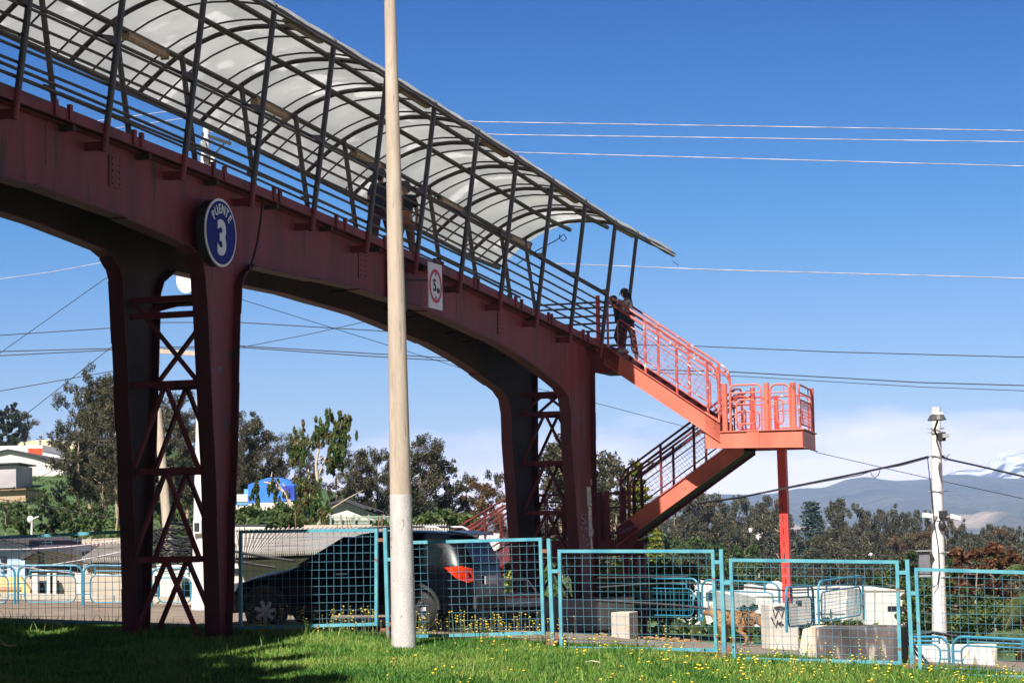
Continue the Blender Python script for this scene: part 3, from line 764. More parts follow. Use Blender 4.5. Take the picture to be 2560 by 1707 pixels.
# ================================================================ TUBULAR BARRIERS (across the road)
def barrier(P0,P1,h,label,double=True,grp='blue tubular barriers along the far kerb',flip=False,mt=BLUE,inner=True,step=.12):
    P0,P1=Vector(P0),Vector(P1); d=(P1-P0); L=Vector((d.x,d.y,0)).length
    t=thing('tubular_barrier',label,'barrier',(P0+P1)/2,grp)
    at=lambda a,z:P0+d*(a/L)+ZD*z
    m=MB(); m.tube([at(a,z) for a,z in rect_pts(0,L,0,h,.18,False,7)],.023,8); m.build('outer_tube',mt,t,smooth=True)
    m=MB(); m.tube([at(L*.18,h*.87),at(L*.82,h*.87)],.014,6)
    for a in (.18,.82): m.tube([at(L*a,h*.78),at(L*a,h)],.018,6)
    m.build('mid_rail',mt,t,smooth=True)
    m=MB(); m.tube([at(a,z) for a,z in rect_pts(.14,L-.14,h*.12,h*.76,.12)],.015,8,caps=False)
    for z in (.32*h,.58*h):
        m.tube([at(0,z),at(.14,z)],.014,6); m.tube([at(L-.14,z),at(L,z)],.014,6)
    m.build('inner_frame',mt,t,smooth=True)
    if inner:
        m=MB(); gridmesh(m,lambda a,b:at(.14+a,h*.12+b),L-.28,h*.64,step,.003); m.build('wire_infill',mt,t)
    return t
def gp(px,py,Y):
    p=pY(px,py,Y); return p
YB=47.5
barrier(gp(-120,1520,YB),gp(37,1518,YB),.86,'blue tubular barrier at the far left edge before the yellow wall')
barrier(gp(45,1517,YB),gp(206,1517,YB),.86,'blue tubular barrier before the beige house, second from the left edge',step=.17)
barrier(gp(209,1517,YB),gp(372,1518,YB),.86,'blue tubular barrier half hidden by the left pier, before the dark gate',step=.17)
barrier(gp(379,1516,YB),gp(494,1518,YB),.80,'blue tubular barrier seen between the two legs of the left pier',step=.16)
barrier(gp(1585,1548,50),gp(1748,1552,49),.90,'blue tubular barrier beside the flowering bush')
barrier(gp(1757,1552,49),gp(1950,1562,48),.88,'blue tubular barrier behind the brown dog')
P0=pY(1967,1580,40); P1=pY(2035,1572,42)
barrier(P0,P1,.78,'blue tubular barrier turned in front of the graffiti block',step=.06)
barrier(pY(2048,1568,42),pY(2160,1548,44),.84,'blue tubular barrier leaning back before the white building',step=.07)
barrier(pY(2244,1672,36),pY(2374,1672,35.6),.50,'low blue tubular barrier at the foot of the camera pole',inner=False)
barrier(pY(2384,1678,35.4),pY(2600,1690,34.6),.54,'low blue tubular barrier at the right edge before the palm',inner=False)
# ================================================================ GROUND
def sheet(name,material,us,vs,fn,kind='structure'):
    V=[];Q=[]
    for v in vs:
        for u in us: V.append(fn(u,v))
    k=len(us)
    for i in range(len(vs)-1):
        for j in range(k-1): Q.append((i*k+j,i*k+j+1,(i+1)*k+j+1,(i+1)*k+j))
    o=fastmesh(name,V,Q,material); o['kind']=kind
    for p in o.data.polygons: p.use_smooth=True
    return o
GRASSM=mat('ground_green',lin(.035,.075,.018),lin(.06,.12,.028),.9,1,c3=lin(.12,.10,.05),c3amt=.66,c3scale=.35,bump=.4,bscale=6)
ys=list(np.arange(-25,15,4))+list(np.arange(15,60,.75))+list(np.arange(60,200,5))+list(np.arange(200,600,20))+list(np.geomspace(620,5200,14))
aa=np.linspace(-.62,.62,150)
sheet('ground',GRASSM,aa,ys,lambda a,y:(a*(y+42),y,ground(a*(y+42),y)))
far=mat('plain',lin(.05,.08,.035),lin(.09,.11,.06),.01,1,c3=lin(.16,.14,.09),c3amt=.6,c3scale=.004)
ASPH=mat('worn_asphalt',lin(.16,.125,.10),lin(.24,.185,.145),1.5,.9,bump=.4,bscale=40,c3=lin(.30,.26,.21),c3amt=.62,c3scale=3)
# road runs parallel to the fence
ts=np.arange(-26,30,.6); os_=np.arange(1.35,15.6,.6)
def roadp(t,o):
    p=FA+FD*t+FN*o; return (p.x,p.y,ground(p.x,p.y)+.045)
sheet('road',ASPH,ts,os_,roadp)
KERB=mat('kerb_stone',lin(.40,.34,.28),lin(.52,.46,.39),2,.9,bump=.4,bscale=30,c3=lin(.2,.17,.12),c3amt=.6)
m=MB()
for i in range(70):
    t=-26+i*.8
    if t>1: continue
    a=FA+FD*t+FN*15.6; b=FA+FD*(t+.78)+FN*15.6
    m.bar(Vector((a.x,a.y,ground(a.x,a.y)+.07)),Vector((b.x,b.y,ground(b.x,b.y)+.07)),.3,.22)
ko=m.build('kerb',KERB,None); ko['kind']='structure'
m=MB()
for i in range(14):
    t=-8+i*.62; a=FA+FD*t+FN*1.2; b=FA+FD*(t+.58)+FN*1.2
    m.bar(Vector((a.x,a.y,ground(a.x,a.y)+.03)),Vector((b.x,b.y,ground(b.x,b.y)+.03)),.2,.16)
ko=m.build('kerb',KERB,None); ko['kind']='structure'
# ---------------------------------------------------------------- grass blades (one mass)
def grass():
    n=300000
    y=RNG.uniform(26.0,35.8,n*2); a=RNG.uniform(-.25,.25,n*2); x=a*y
    to=(x-FA.x)*.943+(y-FA.y)*(-.333); off=(x-FA.x)*.333+(y-FA.y)*.943
    k=(off<1.15)&(RNG.random(n*2)<np.clip(.6+.4*(y-26)/5,0,1))
    x,y,off=x[k][:n],y[k][:n],off[k][:n]; n=len(x)
    z=hnear(x,y)+Z0
    patch=np.sin(x*2.1+np.sin(y*1.3)*2)*np.cos(y*1.7+x*.7)
    h=RNG.uniform(.03,.10,n)*(1+.4*patch); tall=RNG.random(n)<.012; h[tall]*=2.4
    near=(off>-.45); h[near]*=1.1
    w=RNG.uniform(.004,.009,n); wd=RNG.random(n)<.03; w[wd]*=2.6; h[wd]*=.8; th=RNG.uniform(0,6.283,n); le=RNG.uniform(.15,.7,n)*h; ph=RNG.uniform(0,6.283,n)
    dx,dy=np.cos(th)*w,np.sin(th)*w; lx,ly=np.cos(ph)*le,np.sin(ph)*le
    V=np.empty((n,5,3)); 
    V[:,0]=np.stack([x-dx,y-dy,z-.02],1); V[:,1]=np.stack([x+dx,y+dy,z-.02],1)
    V[:,2]=np.stack([x+dx*.8+lx*.35,y+dy*.8+ly*.35,z+h*.6],1); V[:,3]=np.stack([x-dx*.8+lx*.35,y-dy*.8+ly*.35,z+h*.6],1)
    V[:,4]=np.stack([x+lx,y+ly,z+h],1)
    base=np.arange(n)[:,None]*5
    T=np.concatenate([base+np.array([0,1,2]),base+np.array([0,2,3]),base+np.array([3,2,4])],0)
    g=leafmat('grass_blade',[lin(.030,.11,.016),lin(.08,.22,.03),lin(.17,.35,.05),lin(.33,.38,.10)],scale=.9,trans=.35)
    o=fastmesh('grass',V.reshape(-1,3),T,g); o['kind']='stuff'
grass()
def flowers():
    m=MB(); st=MB()
    def one(x,y,h,r):
        z=ground(x,y); lx,ly=random.uniform(-.03,.03),random.uniform(-.03,.03)
        st.bar((x,y,z),(x+lx,y+ly,z+h),.004)
        for k in range(random.choice((1,1,2,3))):
            c=Vector((x+lx+random.uniform(-.03,.03)*(k>0),y+ly+random.uniform(-.03,.03)*(k>0),z+h-(.04*k)))
            m.sphere(c,r,r,r*.6,6,4)
    for i in range(400):
        y=random.uniform(26,33); t=random.random()
        a=random.choice((random.uniform(-.06,.225),random.uniform(.02,.225))); x=a*y
        off=(x-FA.x)*.333+(y-FA.y)*.943
        if off>.9: continue
        if off<-1.6 and random.random()<.55: continue
        one(x,y,random.uniform(.08,.19),random.uniform(.011,.021))
    # taller wild flowers growing through the fence
    for i in range(330):
        t=random.choice((random.uniform(-.1,2.4),random.uniform(-.1,11.2),random.uniform(2.5,4.8),random.uniform(2.5,5))); off=random.uniform(-.25,.75); p=FA+FD*t+FN*off
        one(p.x,p.y,random.uniform(.15,.48),random.uniform(.008,.016))
    fy=mat('yellow_petals',lin(.75,.52,.02),lin(.85,.62,.04),9,.7); fo=m.build('wildflowers',fy,None); fo['kind']='stuff'
    so=st.build('flower_stems',mat('flower_stem',lin(.10,.15,.04),lin(.22,.2,.09),9,.8),None); so['kind']='stuff'
flowers()
# ================================================================ BLOCKS NEAR THE ROAD
m=MB(); a=pY(1905,1660,34.2)
def boxat(name,label,cat,tl,br,Y,depth,material,X=None,parts=None,bevel=.015,taper=0):
    p0=pY(*tl,Y); p1=pY(*br,Y); pl=Vector((p0.x,Y,p1.z)); pr=Vector((p1.x,Y,p1.z))
    X=X or FD; h=p0.z-p1.z; L=(p1.x-p0.x)/max(.2,X.x); n=Vector((-X.y,X.x,0))
    base=pl
    t=thing(name,label,cat,base+X*(L/2))
    m=MB(); q=[base-ZD*.5,base+X*L-ZD*.5,base+X*L+n*depth-ZD*.5,base+n*depth-ZD*.5]
    q2=[base+X*taper+n*taper+ZD*h,base+X*(L-taper)+n*taper+ZD*h,base+X*(L-taper)+n*(depth-taper)+ZD*h,base+X*taper+n*(depth-taper)+ZD*h]
    m.add(q+q2,[(0,1,2,3),(4,5,6,7),(0,1,5,4),(1,2,6,5),(2,3,7,6),(3,0,4,7)])
    m.build('body',material,t,bevel=bevel)
    return t,base,L,h,n,X
STAIN=mat('stained_concrete',lin(.028,.024,.028),lin(.12,.10,.10),1.1,.9,bump=.5,bscale=30,c3=lin(.36,.32,.29),c3amt=.60,c3scale=2.2,stretch=(3,3,.7))
STAINL=mat('light_stained_concrete',lin(.50,.44,.36),lin(.62,.56,.48),1.5,.9,bump=.5,bscale=30,c3=lin(.35,.25,.17),c3amt=.6,stretch=(3,3,.5))
t,base,L,h,n,X=boxat('concrete_block','low weathered concrete block streaked with black stains behind the dog panel','block',(2040,1568),(2235,1662),34.4,.9,STAIN,bevel=.02)
m=MB(); m.add([base-X*.34-ZD*.1,base-ZD*.1,base+n*.9-ZD*.1,base-X*.28+n*.9-ZD*.1,base-X*.20+ZD*(h-.02),base+ZD*(h-.0),base+n*.9+ZD*h,base-X*.2+n*.9+ZD*h],[(0,1,2,3),(4,5,6,7),(0,1,5,4),(1,2,6,5),(2,3,7,6),(3,0,4,7)]); m.build('end_piece',STAINL,t)
t,base,L,h,n,X=boxat('concrete_box','grey white concrete box with black graffiti scrawls in front of the red column','box',(1924,1510),(1999,1580),42,.5,mat('grimy_white',lin(.5,.47,.43),lin(.62,.58,.53),2,.85,c3=lin(.35,.3,.26),c3amt=.62),X=Vector((.97,.24,0)).normalized())
k6=6.03
def scrawl(polys,ox,oy,k,origin,X,n,Y,material,name,parent,r=.01):
    m=MB(); d=origin-n*.012
    for pl in polys:
        P=[]
        for x,y in pl:
            rr=ray(ox+x/k,oy+y/k); tt=((d-EYE).dot(n))/(rr.dot(n)); P.append(EYE+rr*tt)
        m.tube(P,r,5)
    return m.build(name,material,parent)
SPRAY=mat('black_spray',lin(.05,.04,.04))
scrawl([[(1160,720),(1190,860),(1240,740),(1290,860),(1330,700)],[(1180,710),(1250,695),(1310,700),(1290,735),(1200,735)],[(1130,850),(1170,930),(1205,1010),(1230,900)],[(1230,950),(1290,920),(1260,970),(1320,960)]],1740,1400,k6,base,X,n,42,SPRAY,'graffiti',t,.012)
boxat('wall_block','white painted concrete block at the end of the pier plinth','block',(1527,1530),(1573,1578),44,.6,CONC)
boxat('low_wall','long low white wall at the foot of the camera pole','wall',(2290,1612),(2490,1675),37.5,.25,mat('dirty_white',lin(.55,.54,.54),lin(.68,.66,.65),2,.85,c3=lin(.3,.27,.24),c3amt=.63,stretch=(1,1,.3)),X=Vector((1,-.1,0)).normalized())
m=MB(); p0=pY(1548,1580,40.5); 
for i in range(60):
    a=random.uniform(0,6.28); r=abs(random.gauss(0,.7)); x=1.9+r*math.cos(a)*1.3+.8; y=45+r*math.sin(a); m.box((x,y,ground(x,y)+.07),random.uniform(.05,.2),random.uniform(.04,.12),.03,Vector((math.cos(a),math.sin(a),.2)).normalized(),Vector((-math.sin(a),math.cos(a),0)))
lo=m.build('leaf_litter',mat('dry_leaves',lin(.25,.14,.07),lin(.38,.26,.14),8,.9),None); lo['kind']='stuff'
m=MB(); q=pY(1460,1655,29.2); m.tube([q,q+Vector((.1,-.05,.02)),q+Vector((.2,-.1,.0))],.012,6); tag(m.build('stick',WBARK,None),'pale dry stick lying in the grass below the middle panel','stick')
m=MB(); q=pY(5,1618,29.5); m.tube([q+ZD*.05,q+Vector((.08,0,.02)),q+Vector((.2,-.05,.03))],.012,6); m.tube([q+Vector((.05,0,.03)),q+Vector((-.05,0,.12))],.008,5); tag(m.build('stick',WBARK,None),'forked dry branch in the dark grass at the lower left corner','stick')
# ================================================================ CAR
def car():
    O=pY(1036,1536,37.0); gz=ground(O.x,O.y+.4)+.045; O=Vector((O.x,O.y,gz))
    Xf=-FD; Yc=FN
    P=lambda x,y,z:O+Xf*(x-.03)+Yc*y+ZD*(z*.945)       # x forward, y across (0 near side), z up
    t=thing('parked_suv','black sport utility car behind the fence, its red tail lamp lit by the sun','car',O+Xf*1.3+Yc*.9)
    PAINT=mat('black_car_paint',lin(.002,.0025,.005),lin(.003,.004,.007),2,.25,spec=.09)
    try: PAINT.node_tree.nodes['Principled BSDF'].inputs['Coat Weight'].default_value=.0
    except Exception: pass
    GLASS=mat('car_glass',lin(.006,.009,.012),lin(.008,.013,.016),2,.08,spec=.35)
    RUB=mat('rubber',lin(.02,.02,.02),lin(.03,.03,.03),9,.85); ALLOY=mat('alloy',lin(.5,.5,.52),lin(.6,.6,.62),9,.5,metal=.0)
    Wd=1.82
    # stations: x, zbottom, zbelt, ztop, inset at belt, inset at top
    st=[(-.93,.42,.70,.80,.22,.30),(-.90,.36,.92,1.06,.12,.22),(-.84,.32,1.05,1.20,.05,.20),(-.70,.30,1.10,1.45,.02,.24),(-.52,.30,1.10,1.62,.0,.27),(-.2,.30,1.08,1.68,0,.27),(.4,.30,1.06,1.71,0,.27),(1.0,.30,1.04,1.70,0,.28),(1.30,.30,1.03,1.65,0,.29),(1.70,.30,1.02,1.42,.0,.26),(2.10,.30,1.01,1.18,.02,.2),(2.35,.30,.99,1.08,.04,.2),(2.8,.30,.93,1.03,.05,.3),(3.2,.32,.84,.94,.10,.34),(3.45,.36,.72,.80,.22,.44),(3.56,.42,.58,.66,.42,.6)]
    rows=[]
    for x,zb,zm,zt,i0,i1 in st:
        half=[(.06+i0,zb),(i0-.0+.01,zb+.12),(i0,(zb+zm)*.55),(i0+.02,zm-.08),(i0+.05,zm),(i1-.03,zt-.10 if zt-zm>.25 else zt-.05),(i1+.03,zt-.03),(i1+.25,zt),(Wd/2,zt+.015)]
        full=half+[(Wd-y,z) for y,z in reversed(half[:-1])]
        rows.append([P(x,y,z) for y,z in full])
    k=len(rows[0]); m=MB(); vs=[p for r in rows for p in r]; fs=[]
    for i in range(len(rows)-1):
        for j in range(k-1): fs.append((i*k+j,i*k+j+1,(i+1)*k+j+1,(i+1)*k+j))
    fs.append(tuple(range(k))); fs.append(tuple(range((len(rows)-1)*k,len(rows)*k))[::-1])
    m.add(vs,fs); b=m.build('body',PAINT,t)
    for p in b.data.polygons: p.use_smooth=True
    su=b.modifiers.new('s','SUBSURF'); su.levels=1; su.render_levels=1
    # side glass (slightly proud of the tumblehome)
    def sidept(x,z):
        xs=[q[0] for q in st]; zm=interp(x,xs,[q[2] for q in st]); zt=interp(x,xs,[q[3] for q in st]); i0=interp(x,xs,[q[4] for q in st]); i1=interp(x,xs,[q[5] for q in st])
        f=(z-zm)/max(.05,(zt-.1)-zm); return lerp(i0+.05,i1-.03,f)
    for side in (0,1):
        for poly in ([(-.35,1.12),(.30,1.10),(.30,1.56),(-.18,1.53),(-.42,1.36)],[(.36,1.10),(1.15,1.08),(1.15,1.55),(.36,1.56)],[(1.21,1.08),(2.02,1.06),(1.55,1.38),(1.21,1.54)]):
            m=MB(); m.add([P(x,(sidept(x,z)-.008) if side==0 else Wd-(sidept(x,z)-.008),z) for x,z in poly],[tuple(range(len(poly)))]); m.build('side_window',GLASS,t,solid=.012)
    m=MB(); m.quad(P(1.42,.38,1.62),P(1.42,Wd-.38,1.62),P(2.22,Wd-.28,1.14),P(2.22,.28,1.14)); m.build('windscreen',GLASS,t,solid=.01)
    m=MB(); m.quad(P(-.90,.28,1.10),P(-.90,Wd-.28,1.10),P(-.70,Wd-.34,1.52),P(-.70,.34,1.52)); m.build('rear_window',GLASS,t,solid=.012)
    m=MB(); m.prism([P(-.80,.30,1.60),P(-.45,.27,1.66),P(-.45,Wd-.27,1.66),P(-.80,Wd-.30,1.60)],ZD*.03); m.build('spoiler',PAINT,t)
    for y in (.30,Wd-.30):
        m=MB(); m.tube([P(-.35,y,1.70),P(-.25,y,1.755),P(.5,y,1.775),P(1.1,y,1.75),P(1.2,y,1.70)],.018,6); m.build('roof_rail',ALLOY,t,smooth=True)
    TL=mat('tail_lamp',lin(.30,.008,.005),lin(.62,.05,.008),3,.15,stretch=(1,1,6)); 
    for side in (0,1):
        q=[(-.50,.01,1.07),(-.80,.06,1.09),(-.91,.22,1.04),(-.925,.26,.84),(-.88,.10,.80),(-.70,.02,.88)]
        m=MB(); m.add([P(x,(y-.03) if side==0 else Wd-(y-.03),z) for x,y,z in q],[(0,1,4,5),(1,2,3,4)]); m.build('tail_lamp',TL,t,solid=.02)
    m=MB(); m.box(P(-.955,Wd/2,.83),.02,.52,.13,Xf,Yc); m.build('number_plate',mat('plate_grey',lin(.4,.4,.42)),t)
    m=MS(); m.box(P(-.94,Wd/2,.46),.08,1.45,.22,Xf,Yc); m.box(P(3.5,Wd/2,.42),.08,1.1,.22,Xf,Yc); m.build('bumper',RUB,t,bevel=.03)
    for side in (0,1):
        y=.0 if side==0 else Wd
        m=MB(); m.box(P(1.3,y,.36),1.9,.05,.16,Xf,Yc); m.build('sill_trim',RUB,t)
        m=MB(); m.sphere(P(1.78,-.10 if side==0 else Wd+.1,1.13),.10,.08,.07,10,6,Xf,Yc); m.build('wing_mirror',PAINT,t,smooth=True)
        for x in (.15,1.2):
            m=MB(); m.bar(P(x,y-.012 if side==0 else y+.012,.98),P(x+.2,y-.012 if side==0 else y+.012,.98),.02,.03); m.build('door_handle',ALLOY if side==0 else PAINT,t)
        m=MB(); q=[(3.2,.12,.86),(3.48,.30,.80),(3.50,.36,.68),(3.3,.17,.70)]
        m.add([P(x,(yy-.02) if side==0 else Wd-(yy-.02),z) for x,yy,z in q],[(0,1,2,3)]); m.build('headlamp',mat('lamp_glass',lin(.5,.5,.55),None,rough=.1),t,solid=.02)
        for wx in (0,2.66):
            yc=.045 if side==0 else Wd-.045; r=.345
            w=MB(); pr=[(-.11,.20),(-.115,.30),(-.07,r),(.07,r),(.115,.30),(.11,.20)]
            vs=[];fs=[];n=28
            for a in range(n):
                c,s_=math.cos(2*math.pi*a/n),math.sin(2*math.pi*a/n)
                for yy,rr in pr: vs.append(P(wx+rr*c,yc+yy,r+rr*s_))
            kk=len(pr)
            for a in range(n):
                for j in range(kk): fs.append((a*kk+j,a*kk+(j+1)%kk,((a+1)%n)*kk+(j+1)%kk,((a+1)%n)*kk+j))
            w.add(vs,fs); wo=w.build('wheel',RUB,t,smooth=True)
            sg=-1 if side==0 else 1
            rm=MB(); yo=yc+sg*.075
            ring=[P(wx+.245*math.cos(2*math.pi*a/24),yo,r+.245*math.sin(2*math.pi*a/24)) for a in range(25)]; rm.tube(ring,.018,6,caps=False)
            for a in range(7):
                an=2*math.pi*a/7+.3; rm.bar(P(wx,yo,r),P(wx+.245*math.cos(an),yo,r+.245*math.sin(an)),.06,.03,up=Yc)
            rm.sphere(P(wx,yo,r),.05); rm.build('rim',ALLOY,wo)
            bk=MB(); bk.prism([P(wx+.2*math.cos(2*math.pi*a/16),yc+sg*.02,r+.2*math.sin(2*math.pi*a/16)) for a in range(16)],Yc*.03); bk.build('brake_disc',BLACK,wo)
            wl=MB(); wl.prism([P(wx+.395*math.cos(a),y+sg*.012,r+.02+.395*math.sin(a)) for a in np.linspace(0,6.283,25)[:-1]],Yc*(-sg)*.03); wl.build('wheel_well',BLACK,t)
            ar=MB(); ar.tube([P(wx+.40*math.cos(a),y+sg*.04,r+.03+.40*math.sin(a)) for a in np.linspace(-.05,3.19,18)],.035,6); ar.build('wheel_arch',RUB,t,smooth=True)
car()
# ================================================================ POLES, LAMPS, CAMERAS
def camera_pole():
    pt=pY(2340,1018,44); pbm=pY(2350,1650,44)
    t=thing('camera_pole','white concrete pole with street lamp and security cameras at the right','pole',pbm)
    L=lambda z:Vector((lerp(pbm.x,pt.x,(z-pbm.z)/(pt.z-pbm.z)),44,z))
    m=MB(); P=[L(lerp(pbm.z-.3,pt.z,i/8)) for i in range(9)]; m.tube(P,[lerp(.155,.085,i/8) for i in range(9)],14); m.build('shaft',POLEW2,t,smooth=True)
    p=lambda px,py,dy=0:pY(px,py,44+dy)
    m=MB(); a=p(2345,1083,-.05); b=p(2336,1075,-.25); c=p(2343,1054,-.95); m.tube([a-ZD*.1,b,c],.022,8); m.build('lamp_arm',BLACK,t,smooth=True)
    c=p(2342,1044,-1.0)
    m=MB(); 
    prof=[(-.14,-.06),(-.10,-.12),(.10,-.12),(.14,-.06),(.12,.06),(-.12,.06)]
    lo=[c+Vector((.17*math.cos(a),.34*math.sin(a),-.045)) for a in np.linspace(0,6.283,17)[:-1]]
    hi=[c+Vector((.12*math.cos(a),.28*math.sin(a),.05)) for a in np.linspace(0,6.283,17)[:-1]]
    m.add(lo+hi,[tuple(range(16)),tuple(range(16,32))]+[(i,(i+1)%16,16+(i+1)%16,16+i) for i in range(16)])
    lh=m.build('lamp_head',mat('lamp_grey',lin(.06,.06,.065),lin(.1,.1,.1),5,.5),t)
    m=MB(); m.box(c+ZD*.07,.18,.4,.04); m.build('lamp_lid',WHITE,lh,bevel=.01)
    m=MB(); m.box(p(2354,1091,-.1),.14,.16,.17); m.build('photocell_box',BLACK,t,bevel=.015)
    m=MB(); m.box(p(2363,1089,-.14),.13,.18,.07); m.build('bracket_lamp',GALV,t)
    for py in (1071,1081,1139,1227,1300,1380,1442):
        m=MB(); q=p(2342+ (py-1070)*.02,py); m.tube([q+Vector((.125*math.cos(a),.125*math.sin(a),0)) for a in np.linspace(0,6.283,17)],.012,6); m.bar(q+Vector((-.19,-.02,0)),q+Vector((.19,-.02,0)),.018); m.build('clamp_band',GALV,t)
    for x0,y0,x1,y1 in ((2308,1287,2330,1290),(2377,1290,2400,1296)):
        m=MB(); a=p(x0,y0,-.25); b=p(x1,y1,-.2); m.bar(a,b,.10,.09); cm=m.build('camera_body',WHITE,t,bevel=.01)
        m=MB(); m.bar(b if x0<2340 else a,p(2350,1293,-.05),.03); m.build('camera_arm',GALV,cm)
    m=MB(); m.box(p(2357,1285,-.12),.16,.14,.14); m.box(p(2361,1296,-.12),.12,.12,.08); m.build('junction_box',BLACK,t,bevel=.01)
    m=MB(); m.sphere(p(2355,1313,-.14),.075,.075,.11); m.build('dome_camera',BLACK,t,smooth=True)
    m=MB(); a=p(2310,1407,-.1); m.box(a,.21,.16,.42); cb=m.build('cabinet',mat('cabinet_grey',lin(.12,.12,.15),lin(.17,.17,.20),6,.5),t,bevel=.01)
    m=MB(); m.box(a+ZD*.235,.31,.26,.02); m.build('cabinet_lid',GALV,cb); m=MB(); m.box(a-ZD*.24,.22,.17,.03); m.build('cabinet_base',GALV,cb)
    m=MB(); m.tube([p(2319,1146,-.12),p(2326,1210,-.14),p(2333,1290,-.16),p(2346,1370,-.16),p(2348,1430,-.17),p(2344,1460,-.17),p(2332,1468,-.17)],.010,6); m.build('drop_cable',CABLE,t)
camera_pole()
def utility_pole():
    Y=46; b=pY(502,1548,Y); tpt=pY(516,314,Y)
    t=thing('utility_pole','tall pale utility pole with dish antenna seen between and above the left pier','pole',b)
    L=lambda z:Vector((lerp(b.x,tpt.x,(z-b.z)/(tpt.z-b.z)),Y,z))
    m=MB(); m.tube([L(lerp(b.z-.2,tpt.z,i/10)) for i in range(11)],[lerp(.20,.062,i/10) for i in range(11)],14); m.build('shaft',POLEW2,t,smooth=True)
    p=lambda px,py,dy=0:pY(px,py,Y+dy)
    # drum antenna
    c=p(466,700,-.3); m=MB(); n=32; ax=Vector((-.55,-.80,-.1)).normalized(); x,y=frame(ax)
    lo=[c+x*(.27*math.cos(a))+y*(.27*math.sin(a)) for a in np.linspace(0,6.283,n+1)[:-1]]; ce=c+ax*-.12
    m.add(lo+[ce],[(i,(i+1)%n,n) for i in range(n)]); d=m.build('dish_antenna',WHITE,t,solid=.02)
    m=MB(); m.bar(c-ax*.1,L(c.z),.05); m.box(p(478,710,-.1),.16,.12,.2); m.build('antenna_mount',GALV,d)
    m=MB(); m.bar(p(400,878),p(492,884),.09,.09); m.build('crossarm',POLEC,t)
    m=MB(); m.bar(p(505,335),p(577,360),.10,.06); m.bar(p(537,385,),p(560,360),.03); m.bar(p(573,345),p(574,362),.02); m.build('lamp_bracket',BLACK,t)
    m=MB(); m.box(p(517,400),.22,.2,.3); m.box(p(530,402),.14,.2,.25); m.build('transformer_box',WHITE,t,bevel=.02)
    m=MB(); m.box(p(514,396,-.15),.10,.06,.12); m.build('insulator',BLACK,t)
    m=MB(); m.tube([p(507,355,-.1),p(512,372,-.14),p(518,395,-.1)],.07,8,r2=.03); m.build('lamp_head',GALV,t,smooth=True)
    bx=p(494,1317,-.2); m=MB(); m.box(bx,.17,.1,.27); mb=m.build('meter_box',WHITE,t,bevel=.015)
    m=MB(); m.box(bx+Vector((-.01,-.055,.0)),.10,.01,.17); m.build('meter_window',mat('meter_glass',lin(.05,.05,.05),None,rough=.2),mb)
utility_pole()
def simple_pole(name,label,bt,tp,Y,r0,r1,material,extra=None):
    b=pY(*bt,Y); tpt=pY(*tp,Y); t=thing(name,label,'pole',b)
    m=MB(); m.tube([b.lerp(tpt,i/6) for i in range(7)],[lerp(r0,r1,i/6) for i in range(7)],12); m.build('shaft',material,t,smooth=True); return t
simple_pole('leaning_pole','thick leaning pale concrete pole seen through the left pier bracing',(425,1400),(394,1020),75,.17,.13,POLEC)
t=simple_pole('street_lamp','small slim lamp post on the green hillside at far left',(79,1345),(80,1300),95,.05,.04,WHITE)
m=MB(); a=pY(80,1297,95); m.bar(a,pY(97,1290,95),.06,.04); m.sphere(pY(76,1298,95),.14,.08,.16); m.build('lamp_head',WHITE,t)
t=simple_pole('street_lamp','slim galvanised lamp post behind the rightmost fence panel among the bushes',(2484,1560),(2481,1523),90,.04,.03,GALV)
m=MB(); m.box(pY(2481,1521,90),.3,.1,.06); m.build('lamp_head',GALV,t)
simple_pole('street_lamp','very distant pole standing beside the cream apartment blocks',(108,1100),(108,1072),330,.09,.06,GALV)
# ================================================================ BUILDINGS
TILE=mat('rust_tile',lin(.28,.11,.07),lin(.40,.18,.11),2,.9,c3=lin(.15,.09,.07),c3amt=.6)
DARKR=mat('dark_roof',lin(.04,.04,.055),lin(.07,.065,.075),1,.8)
CORR=mat('corrugated_sheet',lin(.50,.47,.45),lin(.60,.57,.54),1,.8,c3=lin(.28,.24,.22),c3amt=.6,c3scale=1.5)
BROWNR=mat('rusty_roof',lin(.16,.085,.06),lin(.24,.13,.09),1.4,.9)
GLASSD=mat('window_dark',lin(.02,.022,.03),lin(.03,.03,.04),1,.2)
def facade(name,label,cat,pts,Y,depth,wall,windows=(),roof=None,rooft=.12,group=None,dir_=None,roofmat=None,extra=None,door=None,gab=None):
    """front outline polygon in photo pixels on a plane through depth Y facing the viewer; extruded back"""
    D=dir_ or Vector((1,0,0)); n=Vector((-D.y,D.x,0))
    p0=pY(*pts[0],Y)
    def on(px,py,off=0):
        r=ray(px,py); o=p0+n*off; k=(o-EYE).dot(n)/r.dot(n); return EYE+r*k
    P=[on(*p) for p in pts]; zb=min(p.z for p in P)
    cx=sum((p for p in P),Vector((0,0,0)))/len(P)
    t=thing(name,label,cat,(cx.x,cx.y,zb),group)
    m=MB(); m.prism(P,n*depth); m.build('wall',wall,t)
    for w in windows:
        m=MB(); q=[on(w[0],w[1],-.03),on(w[2],w[1],-.03),on(w[2],w[3],-.03),on(w[0],w[3],-.03)]
        m.prism(q,n*.05); wo=m.build(w[4] if len(w)>4 else 'window',w[5] if len(w)>5 else GLASSD,t)
    if roof:
        for seg in roof:
            m=MB(); A=[on(*p) for p in seg]
            for i in range(len(A)-1):
                a,b=A[i],A[i+1]; e=(b-a).normalized()*.0
                m.prism([a-n*.35-ZD*0,b-n*.35,b-n*.35+ZD*rooft,a-n*.35+ZD*rooft],n*(depth+.7))
            m.build('roof',roofmat or DARKR,t)
    return t,on,n
